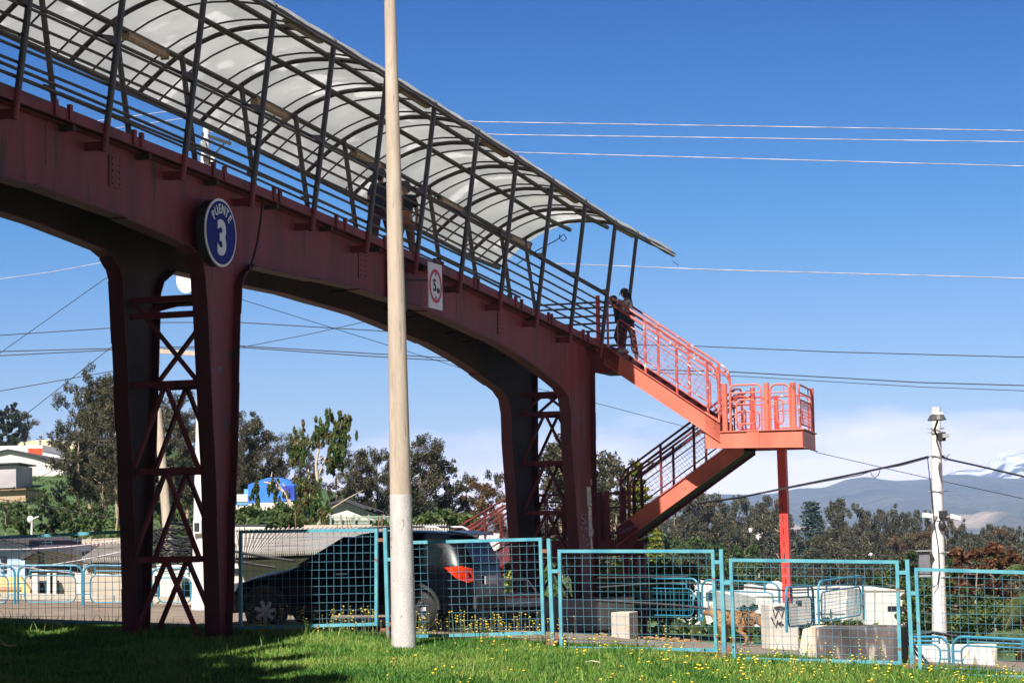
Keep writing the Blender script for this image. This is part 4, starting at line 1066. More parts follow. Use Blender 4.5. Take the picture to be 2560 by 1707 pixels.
# corrugated roofs: sloping sheet with waves, real geometry
def corr(name,label,corners,Ys,parent_cat='roof',waves=30,material=CORR,wallmat=WALLB,drop=2.2):
    c=[pY(x,y,Y) for (x,y),Y in zip(corners,Ys)]     # front-left, front-right, back-right, back-left
    t=thing(name,label,parent_cat,((c[0]+c[1])/2)-ZD*drop)
    m=MB(); k=waves*6; vs=[];fs=[]
    for i in range(k+1):
        a=i/k; w=.07*math.sin(a*waves*2*math.pi)
        vs+= [c[0].lerp(c[1],a)+ZD*w, c[3].lerp(c[2],a)+ZD*w]
    for i in range(k): fs.append((2*i,2*i+1,2*i+3,2*i+2))
    m.add(vs,fs); m.build('roof_sheet',material,t,solid=.01)
    m=MB(); q=[p-ZD*.12 for p in c]; e=[]
    cen=(c[0]+c[1]+c[2]+c[3])/4
    q=[cen.lerp(p,.93)-ZD*.16 for p in c]
    vs=q+[Vector((p.x,p.y,c[0].z-drop)) for p in q]
    m.add(vs,[(0,1,2,3),(4,5,6,7),(0,1,5,4),(1,2,6,5),(2,3,7,6),(3,0,4,7)]); m.build('wall',wallmat,t)
    return t
# --- left row of houses by the road
facade('house','pale blue house with dark slatted door at the far left edge','house',[(-160,1560),(65,1560),(65,1400),(72,1365),(30,1352),(-160,1356)],56,6,PALEBLUE,windows=[(2,1392,16,1430,'door',BLACK),(-60,1400,-30,1440)],roof=[[(-160,1354),(30,1350),(80,1362)]])
facade('yellow_wall','low bright yellow wall with orange band at the far left','wall',[(-160,1519),(75,1517),(75,1474),(50,1440),(-160,1448)],52.5,.25,YELLOW,windows=[(-140,1466,52,1474,'orange_band',mat('terracotta',lin(.55,.28,.14),lin(.62,.33,.18),2,.8))])
t,on,n=facade('house','beige single storey house under dark gabled roof behind the second barrier','house',[(63,1519),(208,1517),(208,1385),(150,1374),(110,1372),(63,1396)],55,5,WALLB,windows=[(62,1412,206,1436,'porch_shadow',BLACK),(92,1451,124,1518,'gate',mat('charcoal_gate',lin(.03,.03,.04),lin(.05,.05,.06),4,.6)),(130,1450,147,1517,'gate',mat('charcoal_gate',None)),(97,1380,100,1412),(106,1380,109,1412)],roof=[[(60,1400),(108,1374),(160,1381),(212,1390)]])
m=MS()
for x in (88,126,134,196): 
    m.bar(on(x,1517,-.25),on(x,1432,-.25),.14,.14)
m.build('pillar',WALLW,t)
corr('corrugated_roof_house','house with small grey corrugated roof just left of the pier',[(205,1398),(330,1398),(340,1360),(258,1364)],[53,53,59,59],'house',22,drop=1.4)
t,on,n=facade('house','white walled house with black metal gate behind the left pier','house',[(207,1519),(520,1519),(520,1418),(207,1412)],54,5,WALLW,windows=[(266,1432,304,1516,'gate',BLACK),(386,1438,398,1500,'door',BLACK),(442,1455,492,1508,'gate',BLACK),(228,1425,230,1515,'downpipe',WHITE),(207,1408,390,1416,'fascia',DARKR)])
m=MS(); m.tube([on(441,1520,-.3),on(441,1450,-.3),on(441,1415,-.3)],.14,10); m.tube([on(218,1517,-.3),on(217,1410,-.3)],.09,8); m.build('pillar',WALLW,t)
corr('rusty_roof_house','house with sagging rust brown roof between the grey roofs','house' and [(168,1382),(300,1380),(296,1358),(150,1362)],[56,56,66,66],'house',14,material=BROWNR,drop=1.0)
facade('garden_wall','long pale block wall on top of the rear houses at left','wall',[(115,1372),(305,1370),(305,1343),(115,1352)],70,.3,WALLB,windows=[(196,1341,203,1352,'vent',BLACK)])
# central corrugated roof building
corr('corrugated_roof_house','long house with pale corrugated roof rising behind the black car',[(585,1388),(830,1378),(1120,1316),(560,1326)],[56,56,70,70],'house',46,drop=2.6)
facade('house','low white walled house under the long corrugated roof','house',[(560,1560),(900,1560),(900,1398),(560,1402)],57.5,3,WALLW,windows=[(560,1392,760,1404,'fascia',DARKR),(565,1420,660,1436,'window')])
corr('corrugated_roof_house','house with coarse corrugated roof just right of the tall pole',[(1030,1362),(1125,1372),(1120,1313),(1030,1316)],[60,60,66,66],'house',13,drop=2.6)
facade('brick_wall','small white rooftop wall with dark coping right of the left pier','wall',[(575,1325),(662,1322),(662,1313),(575,1313)],74,.3,WALLW,windows=[(574,1310,666,1313.5,'coping',DARKR)])
t,on,n=facade('house','small white gabled house behind the green picket fence','house',[(823,1300),(960,1300),(958,1290),(913,1275),(862,1254),(823,1264)],112,6,WALLW,roof=[[(820,1264),(860,1252),(916,1274)],[(914,1270),(962,1288)]])
# green picket fence on rooftop
t=thing('picket_fence','pale green picket fence in front of the white gabled house','fence',pY(900,1312,100))
PG=mat('pale_green_paint',lin(.30,.42,.33),lin(.42,.52,.42),3,.7)
m=MB()
for k in range(64):
    x=826+k*2.8; m.bar(pY(x,1312,100),pY(x,1289,100),.022)
m.build('picket',PG,t)
m=MB(); m.bar(pY(824,1293,100),pY(1004,1290,100),.05); m.bar(pY(824,1308,100),pY(1004,1306,100),.05); m.build('rail',PG,t)
m=MB()
for x in (827,852,886,922,960,1003): m.bar(pY(x,1316,99.8),pY(x,1286,99.8),.08)
m.build('post',GALV,t)
facade('parapet','stained beige parapet below the green picket fence','wall',[(760,1330),(1020,1328),(1020,1310),(760,1312)],98,.3,WALLB)
# rusty rebar sticking up from the roofs
t=thing('rebar_cluster','thin rusty reinforcing bars rising from the corrugated roof left of the tall pole','rebar',pY(880,1345,66))
m=MS()
for x0,x1,y1 in ((846,842,1300),(862,852,1292),(874,866,1290),(885,872,1294),(956,955,1285),(948,946,1290),(740,738,1275),(724,722,1310),(600,598,1318),(612,611,1316)): m.bar(pY(x0,1345,66),pY(x1,y1,66),.022)
m.build('bar',RUST,t)
# blue tarp building on the hill
t,on,n=facade('blue_shed','tall bright blue tarpaulin shed on the hill right of the left pier','shed',[(620,1258),(735,1250),(735,1212),(700,1193),(668,1194),(620,1211)],116,7,mat('blue_tarp',lin(.02,.14,.62),lin(.04,.20,.72),.4,.7,c3=lin(.06,.25,.75),c3amt=.6),windows=[(706,1214,733,1246,'tarp_panel',mat('deep_blue',lin(.01,.03,.32),lin(.02,.05,.40),.5,.7)),(610,1222,621,1240,'side_sheet',mat('light_blue',lin(.12,.35,.7)))])
facade('house','grey white house wall below the blue shed','house',[(590,1302),(735,1290),(735,1254),(650,1256),(590,1262)],113,4,WALLW,windows=[(592,1254,620,1262,'blue_strip',mat('light_blue',None)),(600,1276,612,1284),(592,1235,619,1256,'upper_wall',WALLW)])
# hill houses at far left
t,on,n=facade('warehouse','white warehouse with low dark gabled roof on the left hillside','warehouse',[(-140,1200),(192,1194),(192,1162),(130,1156),(80,1138),(22,1126),(-140,1160)],230,18,WALLW,roof=[[(-140,1158),(22,1125),(80,1137),(150,1158)],[(128,1160),(194,1167)]],windows=[(86,1148,87,1196,'seam',CONC)])
facade('shop_building','long white building with plain orange red sign panel above the warehouse','building',[(-140,1165),(170,1172),(170,1146),(106,1130),(106,1112),(-140,1118)],262,14,WHITE,windows=[(70,1120,106,1137,'sign_panel',mat('sign_orange',lin(.80,.06,.015),lin(.85,.09,.02),1,.6)),(76,1138,102,1142,'blue_band',mat('blue_band',lin(.02,.08,.4)))])
facade('apartment_block','cream apartment block with small dark windows, left of the thin distant pole','building',[(22,1125),(76,1125),(76,1100),(48,1105),(22,1112)],330,10,CREAM,windows=[(30,1112,33,1116),(40,1110,45,1115),(60,1108,64,1112)])
facade('apartment_block','cream apartment block with two storeys of windows right of the thin distant pole','building',[(74,1128),(127,1128),(127,1098),(74,1101)],326,10,CREAM,windows=[(98,1101,103,1105),(119,1102,124,1106),(98,1108,103,1112),(60,1108,64,1112)])
facade('apartment_block','taller cream apartment block half hidden by the big left eucalyptus','building',[(150,1135),(190,1135),(190,1102),(172,1100),(150,1106)],320,10,CREAM,windows=[(158,1108,162,1112),(170,1108,174,1112),(158,1118,162,1122),(170,1118,174,1122)])
facade('grey_hut','small weathered grey white hut below the warehouse','hut',[(-60,1222),(40,1218),(40,1162),(-60,1166)],205,7,mat('grey_plaster',lin(.36,.33,.36),lin(.52,.48,.5),.4,.9),roof=[[(-60,1163),(49,1159)]])
facade('adobe_hut','tan adobe hut with thatched edge on the slope at far left','hut',[(-60,1262),(65,1256),(63,1226),(-60,1232)],190,7,mat('adobe',lin(.42,.30,.19),lin(.52,.39,.26),.4,.95,c3=lin(.25,.16,.10),c3amt=.6),roof=[[(-60,1230),(67,1224)]],roofmat=mat('thatch',lin(.22,.14,.08),lin(.30,.2,.12),2,1))
# white compound at right
t,on,n=facade('white_house','long low white house with grey flat roof, blue window and brown door','house',[(1888,1566),(2172,1552),(2172,1476),(2090,1478),(2040,1483),(1888,1492)],78,8,WALLW,windows=[(1888,1488,2040,1491,'coping',CONC),(1990,1500,2004,1512),(1960,1494,1962,1560,'downpipe',GALV),(2060,1480,2063,1556,'downpipe',GALV),(2040,1530,2112,1534,'stain_band',CONC),(2117,1500,2135,1511,'window',mat('blue_glass',lin(.05,.12,.3))),(2117,1513,2138,1542,'door',mat('brown_door',lin(.2,.13,.1)))])
facade('white_house','plain white box shaped house with one dark slot window','house',[(2163,1560),(2262,1562),(2262,1476),(2163,1474)],74,7,WALLW,windows=[(2219,1514,2262,1525),(2163,1474,2262,1477,'coping',CONC),(2186,1474,2188,1560,'wall_joint',CONC),(2240,1538,2262,1541,'sill',CONC)])
facade('white_house','small white house with dark doorway seen behind the barrier ends','house',[(1722,1560),(1790,1560),(1790,1457),(1722,1457)],84,7,WALLW,windows=[(1741,1478,1752,1512,'door'),(1765,1480,1790,1500)])
facade('white_house','stepped white parapet house behind the dog and red column','house',[(1835,1552),(1962,1556),(1962,1478),(1935,1478),(1935,1470),(1912,1470),(1912,1485),(1835,1488)],88,8,WALLW,windows=[(1912,1468,1936,1471,'coping',CONC),(1900,1496,1910,1506),(1925,1500,1938,1512),(1850,1500,1866,1514),(1878,1490,1880,1505,'downpipe',RUST)])
facade('hillside_house','white house half buried in the eucalyptus wood left of the red column','house',[(1892,1352),(1925,1330),(1925,1327),(1888,1318),(1882,1330)],300,8,WHITE,windows=[(1898,1336,1902,1339),(1907,1336,1912,1339)])
facade('hillside_house','pale house glimpsed low in the wood right of the red column','house',[(2168,1394),(2200,1392),(2196,1382),(2172,1386)],250,6,WHITE)
facade('hillside_house','tiny blue and white house glimpsed deep in the wood','house',[(2118,1380),(2126,1376),(2122,1370),(2116,1372)],260,5,WHITE)
t=thing('roof_tank','white rounded water tank on the white house roof','tank',pY(1930,1478,86)); m=MB(); m.sphere(pY(1938,1466,86),.35,.35,.22,14,8); m.sphere(pY(1924,1464,86),.15,.15,.1,10,6); m.build('shell',WHITE,t,smooth=True)
# water tank + vehicle glimpsed below the stairs
t=thing('water_tank','white rectangular water tank with rounded edges behind the lowest stair flight','tank',pY(1228,1398,62)); m=MB(); a=pY(1196,1398,62); b=pY(1258,1332,62)
m.box(((a.x+b.x)/2,63,(a.z+b.z)/2),b.x-a.x,1.2,b.z-a.z); m.build('shell',WHITE,t,bevel=.14)
def van():
    Y=47; a=pY(1228,1545,Y); b=pY(1320,1478,Y); O=Vector((a.x,Y,a.z)); w=b.x-a.x+.25; h=b.z-a.z
    t=thing('white_pickup','white pickup tailgate with orange stripe glimpsed behind the fence right of the black car','pickup',O+Vector((w/2,0,0)))
    m=MB(); m.box(O+Vector((w/2,.7,h*.55)),w,1.4,h*.75); m.build('body',WHITE,t,bevel=.04)
    m=MB(); m.box(O+Vector((w/2,-.012,h*.80)),w,.02,.035); m.build('stripe',mat('orange_stripe',lin(.6,.15,.05)),t)
    m=MB(); m.box(O+Vector((w/2,-.02,h*.36)),w,.05,.07); m.build('bumper',BLACK,t)
    for x in (.22,w-.22):
        m=MB(); m.tube([O+Vector((x,.1,.12)),O+Vector((x,.3,.12))],.17,16); m.build('wheel',BLACK,t)
    m=MB(); m.bar(O+Vector((.05,.2,h*.9)),O+Vector((.25,.2,h*1.45)),.03); m.bar(O+Vector((w-.05,.2,h*.9)),O+Vector((w-.25,.2,h*1.45)),.03); m.bar(O+Vector((.25,.2,h*1.45)),O+Vector((w-.25,.2,h*1.45)),.03); m.build('ladder_rack',WHITE,t)
van()
t=thing('water_drum','round black water drum beside the far pier','drum',pY(1306,1480,46)); m=MB(); a=pY(1306,1478,46); m.tube([a,a+ZD*.12,a+ZD*.22],[.11,.13,.11],14); m.build('shell',BLACK,t,smooth=True)
# ================================================================ MOUNTAINS
def hashn(x,y,s=0):
    return (math.sin(x*12.9898+y*78.233+s*37.719)*43758.5453)%1
def vnoise(x,y,s=0):
    xi,yi=math.floor(x),math.floor(y); xf,yf=x-xi,y-yi; u=xf*xf*(3-2*xf); v=yf*yf*(3-2*yf)
    return lerp(lerp(hashn(xi,yi,s),hashn(xi+1,yi,s),u),lerp(hashn(xi,yi+1,s),hashn(xi+1,yi+1,s),u),v)
def fbm(x,y,s=0):
    return sum(vnoise(x*2**i,y*2**i,s+i)/2**i for i in range(5))/1.9375
MT=mat('mountain_land',lin(.045,.055,.035),lin(.085,.08,.06),.0022,1,c3=lin(.30,.24,.18),c3amt=.56,c3scale=.0013,bump=1.0,bscale=.0028,bdist=260)
def ridge(name,pts,D,W,material,lo=-12,s=0,amp=.12,front=.55):
    xs=[p[0] for p in pts]; yy=[p[1] for p in pts]
    A=np.linspace(xs[0],xs[-1],190); T=np.linspace(0,1.35,46)
    V=[];Q=[]
    for t in T:
        for px in A:
            py=interp(px,xs,yy); top=pY(px,py,D).z; y=D-W+W*t; x=ray(px,py).x/ray(px,py).y*D*lerp(.93,1,t)
            if t<=1: f=(t**1.5)
            else: f=1-(t-1)*1.6
            nz=(fbm(px/95.,t*4.2,s)-.5)*2*amp*(1-abs(2*min(t,1)-1))*1.4
            rid=(1-abs(2*fbm(px/60.,t*2.+px/300.,s+9)-1))*.10*min(1,t*2)*(1-min(t,1)**3)
            V.append((x,y,lo+(top-lo)*(f+nz-rid)))
    k=len(A)
    for i in range(len(T)-1):
        for j in range(k-1): Q.append((i*k+j,i*k+j+1,(i+1)*k+j+1,(i+1)*k+j))
    o=fastmesh(name,V,Q,material); o['kind']='structure'
    for p in o.data.polygons: p.use_smooth=True
ridge('hills',[(300,1335),(900,1322),(1200,1300),(1450,1262),(1600,1240),(1700,1233),(1784,1233),(1850,1234),(1920,1233),(1964,1225),(1990,1219),(2057,1217),(2085,1207),(2117,1195),(2140,1192),(2167,1189),(2195,1195),(2230,1200),(2280,1198),(2318,1195),(2364,1184),(2400,1184),(2450,1190),(2560,1196),(2750,1200),(3300,1240)],6500,3600,MT,s=1,amp=.28)
def snowmat():
    m=bpy.data.materials.new('snow_rock'); m.use_nodes=True; nt=m.node_tree; N=nt.nodes; L=nt.links; b=N['Principled BSDF']; b.inputs['Roughness'].default_value=.8
    tc=N.new('ShaderNodeTexCoord'); sx=N.new('ShaderNodeSeparateXYZ'); L.new(tc.outputs['Object'],sx.inputs[0])
    n=N.new('ShaderNodeTexNoise'); n.inputs['Scale'].default_value=.008; n.inputs['Detail'].default_value=8; L.new(tc.outputs['Object'],n.inputs['Vector'])
    a=N.new('ShaderNodeMath'); a.operation='MULTIPLY_ADD'; a.inputs[1].default_value=460; L.new(n.outputs['Fac'],a.inputs[0]); L.new(sx.outputs['Z'],a.inputs[2])
    r=N.new('ShaderNodeMapRange'); r.inputs['From Min'].default_value=452; r.inputs['From Max'].default_value=475; L.new(a.outputs[0],r.inputs['Value'])
    mx=N.new('ShaderNodeMixRGB'); mx.inputs['Color1'].default_value=lin(.09,.08,.09); mx.inputs['Color2'].default_value=lin(.85,.87,.92)
    L.new(r.outputs[0],mx.inputs['Fac']); L.new(mx.outputs['Color'],b.inputs['Base Color'])
    bp=N.new('ShaderNodeBump'); bp.inputs['Strength'].default_value=1; bp.inputs['Distance'].default_value=200; L.new(n.outputs['Fac'],bp.inputs['Height']); L.new(bp.outputs['Normal'],b.inputs['Normal']); return m
ridge('volcano',[(2180,1260),(2300,1206),(2364,1184),(2386,1174),(2420,1172),(2440,1170),(2457,1164),(2477,1147),(2490,1137),(2504,1129),(2542,1123),(2580,1122),(2640,1135),(2760,1175),(3000,1250)],9800,2600,snowmat(),lo=-12,s=4,amp=.26)
# ================================================================ CABLES
def cable(label,pts,Y,r=.02,material=CABLE,sag=0,cat='cable',group=None,name='overhead_cable'):
    P=[]
    if len(pts)==2:
        (x0,y0),(x1,y1)=pts
        for i in range(17):
            t=i/16; P.append(pY(lerp(x0,x1,t),lerp(y0,y1,t)+sag*4*t*(1-t),lerp(Y[0],Y[1],t) if isinstance(Y,tuple) else Y))
    else:
        for i,p in enumerate(pts): P.append(pY(p[0],p[1],lerp(Y[0],Y[1],i/(len(pts)-1)) if isinstance(Y,tuple) else Y))
    m=MB(); m.tube(P,r,5); return tag(m.build(name,material,None),label,cat,group)
g1='twisted cables crossing the upper sky'
cable('uppermost pale twisted cable crossing the blue sky right of the canopy',[(515,258),(1195,305),(2680,329)],88,.018,CABLEP,group=g1)
cable('second pale twisted cable just below the uppermost one',[(518,290),(1245,337),(2680,357)],88,.018,CABLEP,group=g1)
cable('third pale twisted cable, lowest of the upper group of three',[(520,330),(1310,382),(2680,419)],88,.018,CABLEP,group=g1)
cable('pale cable seen behind the side rails at upper left, higher of two',[(-60,345),(277,298),(427,278),(515,262)],70,.012,CABLEP)
cable('pale cable seen behind the side rails at upper left, lower of two',[(-60,375),(330,315),(480,293)],70,.012,CABLEP)
cable('single pink white cable passing behind the open end of the canopy',[(1380,659),(1800,675),(2680,699)],80,.016,CABLEP)
cable('faint pale cable left of the pier at mid height',[(-60,706),(130,680),(258,656)],80,.012,CABLEP)
cable('dark cable just above the double pair, left to the far pier',[(-60,842),(278,820),(400,806),(600,806),(965,828),(1300,845)],66,.014)
cable('upper cable of the dark pair crossing behind the left pier',[(-60,880),(278,871),(590,864),(900,882),(1300,905)],64,.014)
cable('lower cable of the dark pair crossing behind the left pier',[(-60,892),(278,875),(600,868),(900,889),(1300,912)],64,.014)
cable('dark cable rising from the left edge to the pier, above the tree line',[(-60,988),(278,928),(400,905)],64,.012)
cable('steep dark diagonal cable at upper left meeting the pier column',[(-60,925),(265,695),(420,640)],60,.010)
cable('steep dark diagonal cable lower left crossing towards the pier',[(40,1055),(277,869),(420,740)],60,.010)
cable('thin slanting cable from behind the left pier down to the right',[(560,735),(1200,935),(1500,1010),(1765,1080)],(50,60),.007)
cable('short rising cable between left pier and tall pole',[(590,871),(760,838),(932,800)],60,.010)
cable('upper long dark cable right of the stairs',[(1500,860),(1735,865),(2090,880),(2680,896)],70,.014)
cable('middle long dark cable right of the landing, thicker of the two',[(1480,920),(1840,930),(2300,956),(2680,967)],70,.016)
cable('lowest long dark cable right of the landing',[(1490,925),(1860,941),(2300,967),(2680,981)],70,.011)
cable('thin cable falling from under the landing to the right edge',[(2040,1130),(2300,1190),(2680,1272)],(55,48),.008)
cable('thick double power cable rising to the left side of the camera pole',[(1745,1258),(1850,1243),(2000,1212),(2150,1182),(2250,1160),(2322,1141)],(49,44),.022)
cable('slack companion wire hanging beneath the thick power cable',[(1900,1234),(2060,1203),(2150,1187),(2176,1178),(2180,1188),(2188,1194),(2196,1186),(2201,1172),(2250,1164),(2322,1144)],44,.010)
cable('dark service cable running right from the camera pole',[(2354,1141),(2372,1148),(2440,1163),(2560,1191),(2700,1225)],44,.020)
cable('curly loose wire end beside the camera pole',[(2354,1141),(2364,1151),(2376,1147),(2366,1143),(2374,1135)],43.9,.008)
cable('dark cable swooping up across the left hillside to the pier',[(-60,1262),(60,1212),(170,1158),(290,1090)],75,.012)
cable('dark cable sloping down across the green hillside at left',[(-60,1238),(100,1262),(232,1286),(330,1305)],75,.012)
for i,(a,b) in enumerate((((-60,1396),(330,1438)),((-60,1330),(330,1445)),((-60,1428),(330,1372)),((-60,1406),(330,1404)),((-60,1372),(330,1345)),((0,1345),(330,1425)))):
    cable('slack roadside cable in front of the left houses, %s from the top'%(['first','second','third','fourth','fifth','sixth'][i]),[a,b],50,.012,CABLE if i%2 else CABLEP,sag=10,group='slack cables before the left houses')
cable('thick black cable slanting down behind the middle fence panel',[(1490,1500),(1700,1513),(1800,1525),(1930,1540)],45,.03)
cable('dark cable running level behind the flowering bush',[(1490,1444),(1600,1443),(1720,1440)],46,.018)
cable('second dark cable running level behind the flowering bush',[(1490,1468),(1600,1460),(1720,1455),(1960,1475),(2100,1470)],46,.018)
cable('heavy dark cable bundle at the right edge behind the low barrier',[(2245,1592),(2330,1580),(2420,1595),(2700,1612)],38,.03)
cable('black stay cable leaning behind the fence post near the camera pole',[(2262,1560),(2258,1570),(2275,1600),(2328,1668)],35,.022)
cable('second black stay cable leaning beside the first',[(2266,1600),(2280,1620),(2318,1670)],35.2,.018)
cable('dangling looped wire at the open end of the canopy',[(1290,662),(1345,625),(1392,600),(1402,592),(1410,585),(1416,598),(1408,604),(1398,596),(1400,586)],51,.012)
cable('thin wire poking out of the near eave tube end',[(1680,652),(1698,664)],53.5,.006)
cable('heavy dark cable between the pier and first panel, upper',[(560,1372),(620,1384),(680,1394),(740,1402)],50,.03)
cable('heavy dark cable between the pier and first panel, lower',[(560,1395),(620,1408),(690,1418)],50,.03)
# tangle of coiled cable behind the pier bracing
m=MB()
for i in range(46):
    P=[]; c=pY(random.gauss(432,22),random.gauss(1352,22),48); r=random.uniform(.15,.6); a0=random.uniform(0,6.28); ax=random.uniform(.3,1)
    for j in range(14): 
        a=a0+j*.42; P.append(c+Vector((r*math.cos(a)*1.2,random.uniform(-.1,.1),r*ax*.6*math.sin(a))))
    m.tube(P,.011,4,caps=False)
for i in range(9):
    a=pY(385,1310+i*9,48); b=pY(500,1345+i*8+random.uniform(-8,8),47); m.tube([a,a.lerp(b,.5)-ZD*.12,b],.012,4)
tag(m.build('cable_tangle',CABLE,None),'messy tangle of coiled black cables hanging behind the left pier bracing','cable tangle')
# ================================================================ TREES
def leaves(centers,radii,per,size,droop=0,elong=1.0,flat=1.0,seed=0,shell=.55):
    rg=np.random.default_rng(seed); Vs=[]
    for (c,r,k) in zip(centers,radii,per):
        d=rg.normal(size=(k,3)); d/=np.linalg.norm(d,axis=1)[:,None]
        rad=(shell+(1-shell)*rg.random(k))**.6*np.where(rg.random(k)<.15,rg.random(k),1)
        r=np.atleast_1d(r); rr=r if len(r)==3 else np.array([r[0],r[0],r[0]*flat])
        p=np.array(c)+d*rr*rad[:,None]*(1+.18*rg.normal(size=(k,1)))
        a=rg.normal(size=(k,3)); a[:,2]-=droop; a/=np.linalg.norm(a,axis=1)[:,None]
        b=rg.normal(size=(k,3)); b=np.cross(a,b); b/=np.linalg.norm(b,axis=1)[:,None]
        s=size*(.55+.9*rg.random(k))[:,None]
        a=a*s*elong; b=b*s*.62
        Vs.append(np.stack([p-a,p-b*.9,p+a,p+b*.9],1))
    V=np.concatenate(Vs,0); n=len(V)
    return V.reshape(-1,3), np.arange(n*4).reshape(n,4)
def euc_proto(name,seed,H=12.,width=.26,nl=9,leaf=None,bark=BARK,lean=.03,lowest=.30,lobes=3,dens=1.,size=.20,sparse=0,crownlow=0):
    r=random.Random(seed)
    root=bpy.data.objects.new(name,None); COL.objects.link(root)
    tr=MB(); P=[];x=y=0
    for i in range(9):
        t=i/8; P.append(Vector((x,y,H*.93*t))); x+=r.uniform(-1,1)*H*lean*.5; y+=r.uniform(-1,1)*H*lean*.5
    tr.tube(P,[.016*H*(1-.85*i/8) for i in range(9)],7,caps=False)
    C=[];R=[];K=[]
    for i in range(nl):
        t=lowest+(1-lowest)*((i+r.random()*.7)/nl); k=min(7,int(t*8)); base=P[k].lerp(P[min(8,k+1)],t*8-k)
        an=i*2.4+r.uniform(-.5,.5); env=math.sin(math.pi*min(1,(1.08-t)/(1.08-lowest)*.80+.12))
        Lh=H*width*.62*env*r.uniform(.5,1.15); up=H*r.uniform(.05,.13)
        tip=base+Vector((Lh*math.cos(an),Lh*math.sin(an),up)); mid=base.lerp(tip,.5)+Vector((0,0,-up*.15))
        tr.tube([base,mid,tip],[.0055*H*(1.3-t),.004*H,.0018*H],5,caps=False)
        for q in range(lobes*2+1):
            f=r.uniform(.35,1.12)
            c=base.lerp(tip,f)+Vector((r.gauss(0,H*.030),r.gauss(0,H*.030),r.gauss(0,H*.026)+.01*H))
            C.append(c); rr=H*r.uniform(.018,.046)*(1.15-.25*t); R.append((rr,rr,rr*r.uniform(.9,1.7))); K.append(int(62*dens*(rr/(H*.035))**1.6)+8)
    C.append(P[8]+Vector((0,0,H*.02))); R.append((H*.05,)*3); K.append(int(120*dens))
    V,Q=leaves(C,R,K,size,droop=.9,elong=1.2,seed=seed)
    tr.build('trunk',bark,root,smooth=True); fastmesh('crown',V,Q,leaf,root)
    return root
LEAF_EU=leafmat('eucalyptus_leaves',[lin(.022,.027,.014),lin(.050,.054,.026),lin(.095,.088,.048),lin(.165,.135,.085)],scale=.5,trans=.25)
LEAF_BR=leafmat('brown_leaves',[lin(.07,.045,.025),lin(.14,.085,.045),lin(.22,.13,.065)],scale=.5)
LEAF_GR=leafmat('fresh_leaves',[lin(.03,.07,.015),lin(.07,.13,.03),lin(.14,.18,.045),lin(.20,.14,.05)],scale=.5)
LEAF_RD=leafmat('reddish_tip_leaves',[lin(.03,.075,.015),lin(.07,.14,.025),lin(.13,.17,.04),lin(.24,.13,.06)],scale=1.2)
LEAF_DK=leafmat('dark_leaves',[lin(.012,.022,.012),lin(.025,.042,.02),lin(.05,.065,.03)],scale=.4)
LEAF_BL=leafmat('bluish_leaves',[lin(.03,.06,.05),lin(.06,.10,.08),lin(.10,.14,.11)],scale=.4)
LEAF_YG=leafmat('yellow_green_needles',[lin(.04,.07,.012),lin(.13,.18,.025),lin(.26,.30,.04),lin(.36,.36,.06)],scale=.8)
LEAF_SH=leafmat('shrub_leaves',[lin(.02,.05,.012),lin(.05,.095,.022),lin(.09,.13,.035),lin(.13,.15,.05)],scale=.35)
LEAF_RS=leafmat('russet_leaves',[lin(.05,.04,.02),lin(.14,.06,.025),lin(.22,.085,.03)],scale=.4)
PROT={}
for i in range(7):
    PROT['eu%d'%i]=euc_proto('eucalyptus_tree',100+i,12,(.30,.36,.26,.42,.33,.28,.38)[i],(10,12,9,13,11,10,12)[i],LEAF_EU,lowest=(.30,.22,.38,.25,.42,.28,.18)[i],lobes=3,dens=1.6,size=.105)
for i in range(3):
    PROT['big%d'%i]=euc_proto('eucalyptus_tree',140+i,20,(.36,.42,.34)[i],(22,24,18)[i],LEAF_EU,lowest=(.16,.10,.25)[i],lobes=4,dens=2.3,size=.12)
PROT['br0']=euc_proto('eucalyptus_tree',160,12,.28,11,LEAF_BR,lowest=.25,size=.125,dens=1.1)
PROT['dk0']=euc_proto('dark_tree',161,10,.60,16,LEAF_DK,lowest=.15,size=.17,dens=1.4,lobes=4)
PROT['rs0']=euc_proto('russet_tree',162,8,.75,18,LEAF_RS,lowest=.08,size=.13,dens=1.5,lobes=4)
PROT['gr0']=euc_proto('green_tree',163,8,.70,16,LEAF_SH,lowest=.10,size=.13,dens=1.5,lobes=4)
def conifer_proto(name,seed,H,leaf,tiers,R0,size,spiky=True,up=.25):
    r=random.Random(seed); root=bpy.data.objects.new(name,None); COL.objects.link(root); tr=MB(); tr.tube([Vector((0,0,H*i/6)) for i in range(7)],[.014*H*(1-i/6.3) for i in range(7)],7,caps=False)
    C=[];R=[];K=[]
    for i in range(tiers):
        t=i/(tiers-1); z=H*(.98-.88*t); rad=R0*(.12+.88*t**.8)*r.uniform(.88,1.1); nb=int(6+4*t) if spiky else int(5+3*t)
        for b in range(nb):
            an=2*math.pi*b/nb+i*.7+r.uniform(-.15,.15); L=rad*r.uniform(.85,1.1)
            tip=Vector((L*math.cos(an),L*math.sin(an),z+up*L)); base=Vector((0,0,z))
            tr.tube([base,base.lerp(tip,.5)-Vector((0,0,.03*L)),tip],[.004*H,.003*H,.0012*H],4,caps=False)
            ns=max(3,int(L/(size*(1.1 if not spiky else .5))))
            for q in range(ns):
                f=(q+1)/ns; c=base.lerp(tip,f)-Vector((0,0,.03*L*math.sin(math.pi*f))); C.append(c); w=size*(1.5-.6*f)*(1.4 if not spiky else .62); R.append((w*1.2,w*1.2,w*.45)); K.append(26 if spiky else 16)
    V,Q=leaves(C,R,K,size*.42,elong=1.3,seed=seed,shell=.2)
    tr.build('trunk',BARK,root,smooth=True); fastmesh('crown',V,Q,leaf,root); return root
PROT['norf']=conifer_proto('tiered_conifer',5,9.,LEAF_YG,15,1.75,.30)
